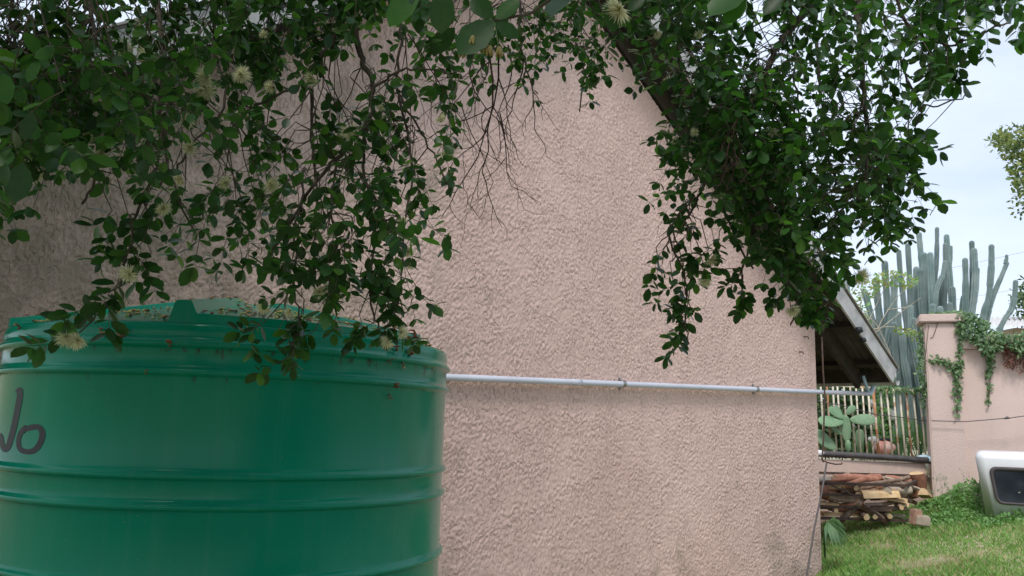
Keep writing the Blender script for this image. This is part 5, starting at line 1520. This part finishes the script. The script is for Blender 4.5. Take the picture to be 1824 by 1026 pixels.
gx = rng.uniform(3.2, 8.6, N1); gy = 6.6 + 6.0 * rng.random(N1) ** 1.0
ok = ~blocked(gx, gy) & (gx / gy > .33) & (gx / gy < .72)
dens = np.ones(N1); dry_p = np.zeros(N1)
for p, r, s in PG:
    e = np.exp(-(((gx - p[0]) / r) ** 2 + ((gy - p[1]) / (r * 1.5)) ** 2)); dens -= .72 * e; dry_p += e
cl = np.sin(gx * 2.3 + 1.1 * np.sin(gy * 1.7)) * np.sin(gy * 2.9 + gx)
dens *= .78 + .25 * cl
ok &= rng.random(N1) < dens
gx, gy, cl, dry_p = gx[ok], gy[ok], cl[ok], dry_p[ok]
n = len(gx)
hgt = rng.uniform(.025, .06, n) * (1 + .5 * (cl > .25))
near_corner = np.exp(-(((gx - 3.75) / .35) ** 2 + ((gy - 9.2) / .8) ** 2)); hgt *= 1 + 1.8 * near_corner
ang = rng.uniform(0, 6.283, n); lean = rng.uniform(.2, .9, n)
bx = np.cos(ang) * .0055; by = np.sin(ang) * .0055
la = rng.uniform(0, 6.283, n); lx = np.cos(la) * lean * hgt; ly = np.sin(la) * lean * hgt
z0 = gz(gx, gy) - .004
V = np.stack([np.stack([gx - bx, gy - by, z0], -1), np.stack([gx + bx, gy + by, z0], -1), np.stack([gx + lx * .4 + bx * .8, gy + ly * .4 + by * .8, z0 + hgt * .6], -1), np.stack([gx + lx, gy + ly, z0 + hgt], -1)], 1).reshape(-1, 3)
Fx = (np.array([(0, 1, 2), (0, 2, 3)])[None] + (np.arange(n) * 4)[:, None, None]).reshape(-1, 3)
r_ = rng.random(n) - .12 * cl
mi = np.where(r_ < .12 + .6 * np.clip(dry_p, 0, 1), 2, np.where(r_ < .60, 0, 1))
link('grass', np_mesh('grass', V, Fx, [MT['grass_a'], MT['grass_b'], MT['grass_c']], False, np.repeat(mi, 2)), label='short patchy green lawn grass with dry spots', cat='grass', kind='stuff')

def weeds(spots, n, hmax, size, mats, w):
    P_, D_, N_, L_, M_ = [], [], [], [], []
    for (cx_, cy_, rx_, ry_, h_, sh_) in spots:
        for k in range(int(n * sh_)):
            a = rng.uniform(0, 6.283); q = math.sqrt(rng.random()); x = cx_ + rx_ * q * math.cos(a); y = cy_ + ry_ * q * math.sin(a)
            z = float(gz(x, y)) + h_ * (1 - q * q * .8) * rng.random() ** .6 * (.7 + .3 * math.sin(x * 9) * math.sin(y * 7))
            P_.append((x, y, z)); D_.append(rng.normal(0, 1, 3) + np.array([0, 0, .25])); N_.append(rng.normal(0, .5, 3) + np.array([0, -.3, 1])); L_.append(size * rng.uniform(.6, 1.4)); M_.append(int(rng.choice(len(mats), p=w)))
    return P_, D_, N_, L_, M_
P_, D_, N_, L_, M_ = weeds([(6.25, 11.55, .75, .6, .24, .34), (5.95, 11.0, .6, .5, .13, .18), (6.5, 10.35, .9, .28, .17, .2), (7.3, 10.3, .9, .25, .2, .16), (3.85, 9.0, .3, .5, .14, .08), (5.6, 11.3, .25, .25, .12, .04)], 9500, .2, .045, None or [0, 1], [.6, .4])
link('weeds', leaves_mesh('weeds', P_, D_, N_, L_, M_, [MT['weed_a'], MT['weed_b']], 1.2, QT, QTRI), label='low leafy green weeds heaped by the pillar and along the canopy foot', cat='weeds', kind='stuff')
mb = MB()
for k in range(120):
    x = rng.uniform(6.0, 8.2); y = rng.uniform(10.1, 10.42) if x > 6.3 else rng.uniform(10.3, 12.2); z = float(gz(x, y)); h_ = rng.uniform(.15, .48)
    b = np.array([x + rng.normal(0, .08), y + rng.normal(0, .04), z + h_]); a = np.array([x, y, z])
    mb.tube([a, (a + b) / 2 + rng.normal(0, .015, 3), b], [.003, .0025, .0018], 3, 0, cap=False)
    for q in range(5):
        p = a + (b - a) * rng.uniform(.5, 1); e = p + np.array([rng.normal(0, .05), rng.normal(0, .03), rng.uniform(.0, .06)])
        mb.tube([p, e], .0016, 3, 0, cap=False); mb.blob(e, .008, .008, .009, 5, 3, int(rng.random() < .4) + 0, .2)
mb.build('weed_stalks', [MT['dry_stick'], MT['weed_b']], label='thin dry weed stalks with seed heads before the white canopy', cat='weeds', kind='stuff')
# fallen leaves on the lawn
# fan palm at the house corner
palm = empty('fan_palm', tuple(ground_at(1472, 985)), label='small drooping fan palm leaf at the foot of the house corner', cat='plant')
hub = at(1474, 930, 9.42)
mb = MB(); mb.tube([ground_at(1470, 1000), at(1468, 960, 9.5), hub], [.012, .011, .008], 6); mb.build('stalk', MT['sword'], palm)
for k, (tx, ty) in enumerate(((1512, 958), (1513, 972), (1507, 978), (1500, 978), (1492, 977), (1484, 976), (1476, 974), (1508, 944), (1496, 934), (1470, 968))):
    b = at(tx, ty, 9.35 + rng.normal(0, .06)); m_ = hub * .45 + b * .55 + np.array([0, 0, .05]); s_ = nrm(np.cross(b - hub, FWD)) * .026
    f_ = np.array([0, -.006, 0]); mb = MB()
    mb.add([hub - s_ * .3, hub + f_, hub + s_ * .3, m_ - s_, m_ + f_, m_ + s_, b], [(0, 1, 4, 3), (1, 2, 5, 4), (3, 4, 6), (4, 5, 6)], 0, True); mb.build('leaflet', MT['sword'], palm)
